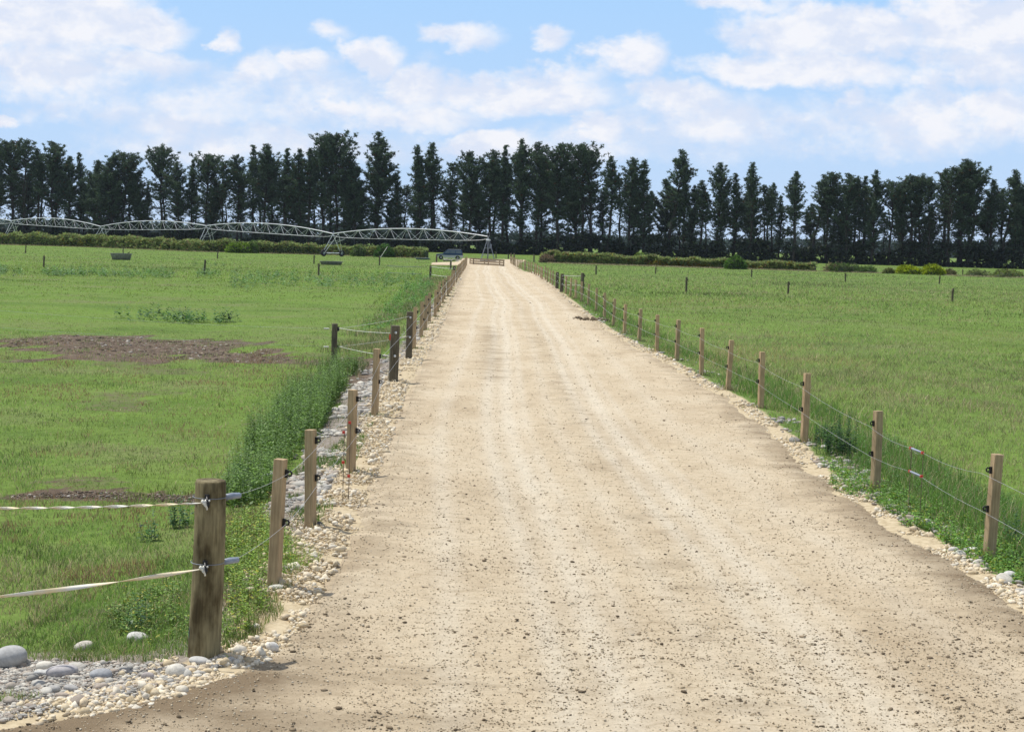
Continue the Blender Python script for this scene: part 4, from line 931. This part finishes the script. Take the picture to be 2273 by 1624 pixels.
bm = MB(); bird = empty('bird', (tp.x+1.1, tp.y-.75, tp.z+.82)); tag(bird, 'small dark bird perched on the right rim of the round trough', 'bird')
def skin(name, pts, edges, rad, mat, par, sub=2):
    me = bpy.data.meshes.new(name); me.from_pydata(pts, edges, []); o = bpy.data.objects.new(name, me); COL.objects.link(o)
    o.parent = par; me.materials.append(mat); md = o.modifiers.new('skin', 'SKIN'); sv = me.skin_vertices[0].data
    for i, r in enumerate(rad): sv[i].radius = (r, r)
    sv[0].use_root = True; s_ = o.modifiers.new('sub', 'SUBSURF'); s_.levels = sub; s_.render_levels = sub; return o
BF = simple('black_feather', (.012,.012,.014), .6)
skin('body', [(0,0,.13),(.07,0,.17),(.11,0,.21),(.15,0,.215),(-.09,0,.08),(-.20,0,.03),(0,.02,.05),(0,.02,0),(0,-.02,.05),(0,-.02,0)], [(0,1),(1,2),(2,3),(0,4),(4,5),(0,6),(6,7),(0,8),(8,9)], [.062,.05,.038,.008,.035,.016,.012,.006,.012,.006], BF, bird)

# ------------------------------------------------------------------ hedges and shrubs
def leafcloud(P, Nrm, size, base, n_per=1, alt=None, altp=0, jit=.5):
    """leaf sprays at points P pointing mostly along Nrm"""
    n = len(P); d = Nrm+RNG.normal(0, jit, (n, 3)); d /= np.linalg.norm(d, axis=1)[:, None]; s = np.cross(d, RNG.normal(size=(n, 3))); s /= np.linalg.norm(s, axis=1)[:, None]
    L = size*RNG.uniform(.5, 1.5, (n, 1)); V = np.stack([P-s*L*.28, P+s*L*.28, P+d*L], 1)
    c = np.array(base)*RNG.uniform(.35, 1.6, (n, 1))
    if alt is not None: c = np.where(RNG.uniform(0, 1, (n, 1)) < (altp if np.isscalar(altp) else altp[:, None]), np.array(alt)*RNG.uniform(.6, 1.4, (n, 1)), c)
    return V.reshape(-1, 3), np.arange(n*3).reshape(n, 3), np.repeat(c, 3, 0)
HM = leafmat('hedge_leaf', .48, .55)
CORE = simple('shrub_core', (.045,.06,.026), .9)
def hedge(pts, wd, n, label, base=(.25,.31,.12), alt=(.20,.15,.03), altf=None):
    pts = np.array(pts, float); sg = np.hypot(*(pts[1:, :2]-pts[:-1, :2]).T); cs = np.concatenate([[0], np.cumsum(sg)]); L = cs[-1]
    a = Vector((pts[0][0], pts[0][1], FZ)); e = empty('hedge', a); tag(e, label, 'hedge')
    t = RNG.uniform(0, 1, n); PX = np.interp(t*L, cs, pts[:, 0])-a.x; PY = np.interp(t*L, cs, pts[:, 1])-a.y; hb_ = np.interp(t*L, cs, pts[:, 2])
    u = (pts[-1, :2]-pts[0, :2]); u = u/np.hypot(*u); nx, ny = -u[1], u[0]
    hh = hb_*(.74+.62*(fbm(t*L*.55, t*0, 4, 161)-.25)); k = RNG.uniform(0, 1, n)
    q = RNG.uniform(0, 1, n); side_ = np.where(k < .5, -1, np.where(k < .62, 1, 0)); wv = wd/2*(.85+.4*fbm(t*L*.5, q*3, 2, 163))
    off = np.where(side_ != 0, side_*wv, RNG.uniform(-1, 1, n)*wd/2); z = np.where(side_ != 0, q*hh, hh*(1-.06*RNG.uniform(0, 1, n)))
    holes = fbm(t*L*.9, z*1.4, 3, 167); off = off*np.where(side_ != 0, smooth(.2, .55, holes)*.55+.5, 1)
    P = np.stack([PX+nx*off, PY+ny*off, z], 1)
    Nn = np.stack([nx*side_, ny*side_, np.where(side_ == 0, 1.0, .45)], 1)
    ap = (altf(t, z/hh) if altf else np.full(n, .10)); V, F, C = leafcloud(P, Nn, .40, base, alt=alt, altp=ap, jit=.9)
    br = RNG.uniform(0, 1, n) < .10; C[np.repeat(br, 3)] = np.array([.28,.21,.13])
    npmesh('foliage', V, F, HM, e, col=C)
    ns = 60; vs = []; fs = []
    for i in range(ns+1):
        d = L*i/ns; c = Vector((np.interp(d, cs, pts[:, 0])-a.x, np.interp(d, cs, pts[:, 1])-a.y, 0)); h = float(np.interp(d, cs, pts[:, 2]))*.70
        for o1, z1 in ((-.36, -.1), (-.36, h), (.36, h), (.36, -.1)): vs.append((c.x+nx*o1*wd, c.y+ny*o1*wd, z1))
    for i in range(ns):
        for k_ in range(3): fs.append((i*4+k_, i*4+k_+1, (i+1)*4+k_+1, (i+1)*4+k_))
    fs += [(0,1,2,3), tuple(ns*4+i for i in (3,2,1,0))]
    MB().add(vs, fs).build('branches', CORE, e)
dirL = lambda x, Y: ((x-1069)/3600*Y, Y)
def altL(t, v): return .08+.5*(np.exp(-((t-.33)/.035)**2)+np.exp(-((t-.72)/.03)**2))*(v < .6)
hedge([(*dirL(-160, 368), 2.7), (*dirL(225, 346), 2.6), (*dirL(462, 319), 2.35), (*dirL(746, 316), 2.0), (*dirL(948, 305), 1.75)], 1.8, 34000, 'long clipped hedge on the far side of the left field', alt=(.22,.19,.03), altf=altL)
def altR(t, v): return .05+.55*(smooth(.38, .42, t)*smooth(.66, .62, t)+smooth(.70, .74, t)*smooth(.84, .82, t)*.6)*(v < .5)
hedge([(*dirL(1205, 286), 1.95), (*dirL(1812, 268), 1.15)], 2.0, 26000, 'clipped hedge on the far side of the right field starting beside the lane', alt=(.30,.19,.03), altf=altR)
def shrub(px, py, w_, h_, n, label, base, alt=None, altp=0, name='shrub', Y=None, lob=3, group='shrubs by the hedges'):
    p = gat(px, py); 
    if Y: p = Vector(((px-1069)/3600*Y, Y, FZ))
    e = empty(name, (p.x, p.y, FZ)); tag(e, label, 'shrub', group)
    V = []; 
    cs = [(RNG.uniform(-.5, .5)*w_*.5 if lob > 1 else 0, RNG.uniform(-.3, .3)*w_*.4, RNG.uniform(.7, 1)) for _ in range(lob)]; PP = []; NN = []
    core = MB()
    for (cx_, cy_, s) in cs:
        m_ = n//lob; d = RNG.normal(size=(m_, 3)); d /= np.linalg.norm(d, axis=1)[:, None]; d[:, 2] = np.abs(d[:, 2])
        r = (.80+.38*fbm(d[:,0]*3+cx_*9, d[:,1]*3+d[:,2]*4, 3, 171))[:, None]*RNG.uniform(.86, 1.04, (m_, 1))
        wv = w_/2*(.72 if lob > 1 else 1); PP.append(d*r*np.array([wv, wv*.8, h_*s])+np.array([cx_, cy_, 0])); NN.append(d)
        bv, bf = ico(2); bv = bv*np.array([wv*.78, wv*.6, h_*s*.80])+np.array([cx_, cy_, 0]); core.add([tuple(v) for v in bv], [tuple(int(i) for i in f) for f in bf])
    P = np.concatenate(PP); NN = np.concatenate(NN); V, F, C = leafcloud(P, NN, .30, base, alt=alt, altp=altp); npmesh('foliage', V, F, HM, e, col=C); core.build('branches', CORE, e)
G1 = (.065,.12,.025)
shrub(535,560,4.6,2.3,1600,'bright green rounded bush standing before the middle of the left hedge',(.14,.22,.035),Y=312)
shrub(562,556,3.0,2.5,900,'darker bush right of the bright green one at the left hedge',(.09,.15,.04),Y=313)
shrub(855,566,3.6,2.7,1500,'taller dark green bush rising over the left hedge near its right end',(.07,.14,.04),Y=307,lob=1)
shrub(795,566,2.8,2.2,700,'ragged low bush in the left hedge right of the irrigator wheels',(.10,.15,.05),Y=310)
shrub(1635,598,3.4,2.25,1500,'dark round bush rising over the right hedge',(.08,.15,.035),Y=264,lob=1)
shrub(1222,580,3.6,1.5,900,'brownish twiggy bush at the left end of the right hedge',(.20,.15,.10),Y=284)
shrub(1425,584,3.2,2.2,800,'small yellow green tuft showing over the right hedge',(.17,.24,.05),Y=283,lob=2)
shrub(1880,604,4.6,1.7,1500,'dark green irregular bush right of the end of the right hedge',(.09,.14,.045),(.15,.12,.08),.15,Y=262)
shrub(1925,606,3.4,1.05,900,'low bush filling the gap right of the dark green irregular one',(.10,.16,.045),Y=261)
shrub(1850,604,2.8,1.4,700,'pale straw tinted bush at the end of the right hedge',(.22,.22,.11),(.2,.16,.09),.3,Y=263)
shrub(2010,610,4.8,1.65,2400,'yellow green rounded gorse bush, left one of a twin',(.27,.33,.035),Y=256,lob=2)
shrub(2062,611,5.0,1.80,2600,'yellow green rounded gorse bush, right one of a twin',(.27,.33,.035),Y=255,lob=2)
shrub(2105,613,2.6,.95,700,'small brown green bush right of the yellow green twin',(.15,.15,.07),Y=256)
shrub(1972,609,2.4,.9,600,'small olive bush left of the yellow green twin',(.17,.19,.07),Y=257)
shrub(2175,613,4.4,.9,900,'low pale grassy bush right of the lone far post',(.17,.21,.08),Y=255)
shrub(2240,617,5.0,1.15,1300,'spreading olive bush at the right end of the row',(.15,.20,.06),(.2,.15,.08),.15,Y=252)
for i, (px, Y, s) in enumerate(((1178,250,'left'),(1192,262,'middle'),(1165,240,'right'))): pass
# pale dry litter along the hedge foot
t = RNG.uniform(0, 1, 9000); hx = [dirL(-160, 368), dirL(225, 346), dirL(462, 319), dirL(746, 316), dirL(948, 305)]; x = hx[0][0]+(hx[-1][0]-hx[0][0])*t; y = np.interp(x, [q[0] for q in hx], [q[1] for q in hx])-1.5+RNG.normal(0, .5, 9000)
t2 = RNG.uniform(0, 1, 6000); a = Vector((*dirL(1215, 283), 0)); b = Vector((*dirL(2300, 250), 0)); x = np.concatenate([x, a.x+(b.x-a.x)*t2]); y = np.concatenate([y, a.y+(b.y-a.y)*t2-1.5+RNG.normal(0, .4, 6000)])
n = len(x); o_ = blades('dry_litter', x, y, np.full(n, FZ), RNG.uniform(.08, .32, n), RNG.uniform(.05, .14, n), np.array([.42,.36,.23])*RNG.uniform(.4, 1.3, (n, 1)), GM, 1.2, 1); tag(o_, kind='stuff')
# stony heap by the car
q = inpoly(500, np.array([(*dirL(985, 262),), (*dirL(1018, 262),), (*dirL(1026, 275),), (*dirL(985, 282),)]))
n = len(q[0]); o_ = stones('rubble_heap', np.stack([q[0], q[1], np.full(n, -.2)+RNG.uniform(0, .2, n)], 1), RNG.uniform(.06, .18, n), SM, pal(n, [(.25,.25,.2),(.15,.17,.08),(.34,.33,.3)]), 0, .7, .3, .2); tag(o_, kind='stuff')

# ------------------------------------------------------------------ pine shelterbelt
PMt = leafmat('pine_needles', .30, .6)
BK = simple('pine_bark', (.045,.036,.030), .95, var=.4, scale=2)
def pine(seed, H, Wc, cb, dens, topk=.6, lean=0):
    """trunk mesh, crown arrays; H height, Wc crown half width, cb crown base fraction"""
    r = np.random.default_rng(seed); rr = random.Random(seed); mb = MB()
    wob = lambda z: Vector((lean*z/H*1.2+.35*math.sin(z*.22+seed)+.15*math.sin(z*.6+seed*2), .3*math.cos(z*.2+seed*1.7), z))
    nz_ = 12; mb.tube([wob(H*.97*i/nz_) for i in range(nz_+1)], [max(.05, .40*(1-i/nz_)**.8*H/30+.04) for i in range(nz_+1)], 7)
    TP = []; TS = []
    if rr.random() < .4:
        z0 = H*rr.uniform(.3, .5); a0 = rr.uniform(0, 6.28); d = Vector((math.cos(a0), math.sin(a0), 0)); mb.tube([wob(z0), wob(z0+H*.1)+d*1.1, wob(z0+H*.35)+d*1.8], [.2, .16, .05], 5)
    z = H*.10
    while z < H*.985:
        f = z/H
        if f > cb:
            t = (f-cb)/(1-cb); prof = (min(1, t*3.2+.45)) * (1-max(0, t-topk)/(1-topk))**.85; nb = 6
        else: prof = .30+.6*rr.random(); nb = 4
        for b in range(nb):
            if rr.random() > (.96 if f > cb else .8): continue
            L = max(.45, Wc*prof*rr.uniform(.42, 1.38)); a = rr.uniform(0, 6.28); up = rr.uniform(.35, 1.2) if f > cb+.2 else rr.uniform(-.15, .5)
            p0 = wob(z); d = Vector((math.cos(a), math.sin(a), up)).normalized(); p1 = p0+d*L*.55+Vector((0, 0, .05*L)); p2 = p0+d*L+Vector((0, 0, .22*L))
            mb.tube([p0, p1, p2], [.03+.022*L, .03+.012*L, .02], 3, False)
            fol = dens if f > cb else dens*.34*rr.random()*2
            k = int(L*4.2*fol+rr.random())
            for _ in range(k):
                s = rr.uniform(.3, 1.06); q = p0.lerp(p1, s/.55) if s < .55 else p1.lerp(p2, (s-.55)/.45)
                TP.append((q.x+rr.gauss(0, .30), q.y+rr.gauss(0, .30), q.z+rr.gauss(0, .14)+.1)); TS.append((.50 if f > cb+.25 else .42)*rr.uniform(.7, 1.25)*(1 if f < .93 else .8))
        z += H*rr.uniform(.018, .034)
    top = wob(H*.97)
    for _ in range(6): TP.append((top.x+rr.gauss(0, .25), top.y+rr.gauss(0, .25), top.z+rr.uniform(-.6, .5))); TS.append(.5)
    TP = np.array(TP); TS = np.array(TS); K = 11; n = len(TP)
    d = r.normal(size=(n, K, 3)); d[..., 2] = d[..., 2]*.8+.95; d /= np.linalg.norm(d, axis=2)[..., None]; s = np.cross(d, r.normal(size=(n, K, 3))); s /= np.linalg.norm(s, axis=2)[..., None]
    L = TS[:, None, None]*r.uniform(.7, 1.4, (n, K, 1)); c = TP[:, None, :]
    V = np.stack([c-s*L*.15, c+s*L*.15, c+d*L*1.15], 2)
    tone = np.array([.070,.104,.060])*r.uniform(.65, 1.45, (n, 1, 1, 1))*r.uniform(.75, 1.25, (n, K, 1, 1))*np.ones((1, 1, 3, 3))
    brn = (r.uniform(0, 1, (n, 1, 1, 1)) < .015); tone = np.where(brn, np.array([.12,.055,.03]), tone)
    return mb.mesh('trunk', BK, True), npmesh('crown', V.reshape(-1, 3), np.arange(n*K*3).reshape(-1, 3), PMt, col=tone.reshape(-1, 3), link=False)
#   kind: (height, half width, crown base, density, shoulder, lean)
KINDS = {'full': (30, 3.9, .22, 1.25, .55, 0), 'full2': (30, 4.2, .34, 1.2, .6, 0), 'slim': (28, 2.5, .28, 1.15, .35, 0), 'slim2': (28, 2.8, .40, 1.1, .45, 0), 'airy': (29, 3.6, .55, .85, .6, 0),
         'airy2': (28, 3.1, .62, .95, .6, .9), 'broad': (29, 4.8, .45, 1.15, .68, 0), 'broad2': (30, 4.6, .30, 1.2, .65, 0), 'cone': (28, 3.6, .22, 1.15, .15, 0), 'lean': (29, 3.0, .42, 1.05, .5, 2.2), 'dense': (27, 4.4, .06, 1.35, .5, 0)}
DESC = {'full': 'full crowned', 'full2': 'full topped', 'slim': 'slim pointed', 'slim2': 'slim', 'airy': 'open crowned bare stemmed', 'airy2': 'thin bare stemmed', 'broad': 'broad topped', 'broad2': 'broad full', 'cone': 'conical', 'lean': 'leaning', 'dense': 'dense low branched'}
PMESH = {k: (pine(i*7+3, *v), v[0]) for i, (k, v) in enumerate(KINDS.items())}
def rowY(X): return 462-.37*X
TREES = [(-22,372,'full'),(3,369,'slim2'),(38,352,'broad'),(69,347,'airy'),(100,366,'slim2'),(137,351,'broad2'),(176,385,'full'),(203,377,'slim'),(242,393,'dense'),(278,382,'dense'),(308,380,'broad'),(344,421,'dense'),(399,367,'broad'),(437,398,'full2'),
 (473,393,'slim'),(509,384,'broad'),(546,399,'airy'),(583,382,'full2'),(619,358,'slim'),(650,356,'full2'),(698,366,'slim'),(731,367,'full'),(757,363,'slim2'),(787,334,'full2'),(820,335,'broad'),(852,374,'full'),(867,407,'dense'),(922,326,'full'),
 (967,424,'cone'),(1020,356,'cone'),(1051,349,'slim2'),(1095,399,'airy2'),(1145,374,'broad2'),(1196,370,'full2'),(1227,358,'slim'),(1269,343,'full'),(1312,351,'full2'),(1360,354,'broad2'),(1418,360,'broad'),(1437,370,'airy'),(1486,381,'slim2'),
 (1536,388,'full2'),(1569,391,'cone'),(1632,366,'lean'),(1669,428,'slim'),(1690,454,'full'),(1709,440,'slim2'),(1753,400,'full2'),(1793,425,'slim'),(1831,396,'slim2'),(1863,453,'airy2'),(1883,446,'slim2'),(1938,418,'slim2'),(1985,426,'lean'),
 (2015,422,'airy2'),(2034,443,'full2'),(2067,426,'broad2'),(2089,433,'slim2'),(2109,432,'slim'),(2132,417,'full'),(2175,448,'broad'),(2202,447,'full2'),(2224,430,'airy'),(2246,436,'broad'),(2268,440,'airy2'),(2304,413,'slim2'),(2318,410,'airy'),
 (2351,391,'full2'),(2373,399,'broad2'),(2422,437,'slim2'),(2452,414,'lean'),(2480,439,'slim'),(2499,465,'full2'),(2530,440,'broad')]
hgt = lambda xd, yd, Y: CAMH+((535.67+(xd-1069)*.0262)-yd)/FPX*Y
for i, (xo, yo, kd) in enumerate(TREES):
    xd, yd = xo/1.1, yo/1.1; Y = 462
    for _ in range(4): X = (xd-1069)/3600*Y; Y = rowY(X)
    Y += random.uniform(-2.5, 2.5); X = (xd-1069)/3600*Y; H = hgt(xd, yd, Y)+.3; (tm, cm), h0 = PMESH[kd]
    e = empty('pine_tree', (X, Y, FZ), 0 if kd == 'lean' else random.uniform(0, 6.28)); s = H/h0; wv = s*random.uniform(.98, 1.26); e.scale = (wv, wv, s)
    sz = 'tallest' if xo == 922 else ('tall' if H > 27 else ('medium' if H > 22 else 'short'))
    tag(e, f'{sz} {DESC[kd]} pine, {ordw(i+1)} from the left in the front pine row', 'pine tree', 'pines of the shelterbelt')
    link(tm, 'trunk', e); link(cm, 'crown', e)
# back row closes the belt lower down
kk = ['airy2', 'full', 'slim2', 'dense', 'airy', 'slim']; i = 0; xo = -40
while xo < 2560:
    xd = xo/1.1; Y = 475
    for _ in range(4): X = (xd-1069)/3600*Y; Y = rowY(X)+9
    ft = min(TREES, key=lambda q: abs(q[0]-xo))[1]; yd = (ft+random.uniform(28, 75))/1.1; H = hgt(xd, yd, Y); kd = kk[i % 6]; (tm, cm), h0 = PMESH[kd]
    e = empty('pine_tree', (X, Y, FZ), random.uniform(0, 6.28)); s = H/h0; e.scale = (s*1.2, s*1.2, s); i += 1
    tag(e, f'lower pine, {ordw(i)} from the left in the back pine row', 'pine tree', 'back row pines of the shelterbelt'); link(tm, 'trunk', e); link(cm, 'crown', e)
    xo += random.uniform(30, 43)
# dark undergrowth along the foot of the belt
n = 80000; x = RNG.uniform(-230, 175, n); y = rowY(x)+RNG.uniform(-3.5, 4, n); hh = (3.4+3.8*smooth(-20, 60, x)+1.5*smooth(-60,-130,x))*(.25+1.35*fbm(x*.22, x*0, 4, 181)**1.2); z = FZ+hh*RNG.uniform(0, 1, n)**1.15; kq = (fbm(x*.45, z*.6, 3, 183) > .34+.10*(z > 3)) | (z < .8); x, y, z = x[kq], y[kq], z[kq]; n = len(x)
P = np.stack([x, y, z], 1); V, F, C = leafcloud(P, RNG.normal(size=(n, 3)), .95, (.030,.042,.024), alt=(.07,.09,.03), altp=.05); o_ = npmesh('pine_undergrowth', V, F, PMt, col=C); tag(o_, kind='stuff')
# far plain beyond: low blue wooded line showing between the stems
n = 26000; x = RNG.uniform(-420, 420, n); y = RNG.uniform(1240, 1280, n); hh = 7+7*fbm(x*.02, x*0, 4, 191); z = RNG.uniform(0, 1, n)*hh
V, F, C = leafcloud(np.stack([x, y, z], 1), RNG.normal(size=(n, 3)), 3.2, (.05,.075,.06)); o_ = npmesh('distant_wood', V, F, PMt, col=C); tag(o_, kind='stuff')

hz_ = MB().box((0, 1150, 28), (2600, 3400, 60)).build('haze', None); hz_.location = (0, 0, 0)
hm = bpy.data.materials.new('haze_air'); hm.use_nodes = True; ht = hm.node_tree; ht.nodes.clear(); ho = ht.nodes.new('ShaderNodeOutputMaterial'); hv = ht.nodes.new('ShaderNodeVolumePrincipled')
hv.inputs['Density'].default_value = .00005; hv.inputs['Color'].default_value = (.72, .84, 1, 1); ht.links.new(hv.outputs[0], ho.inputs['Volume']); hz_.data.materials.append(hm); tag(hz_, kind='stuff')
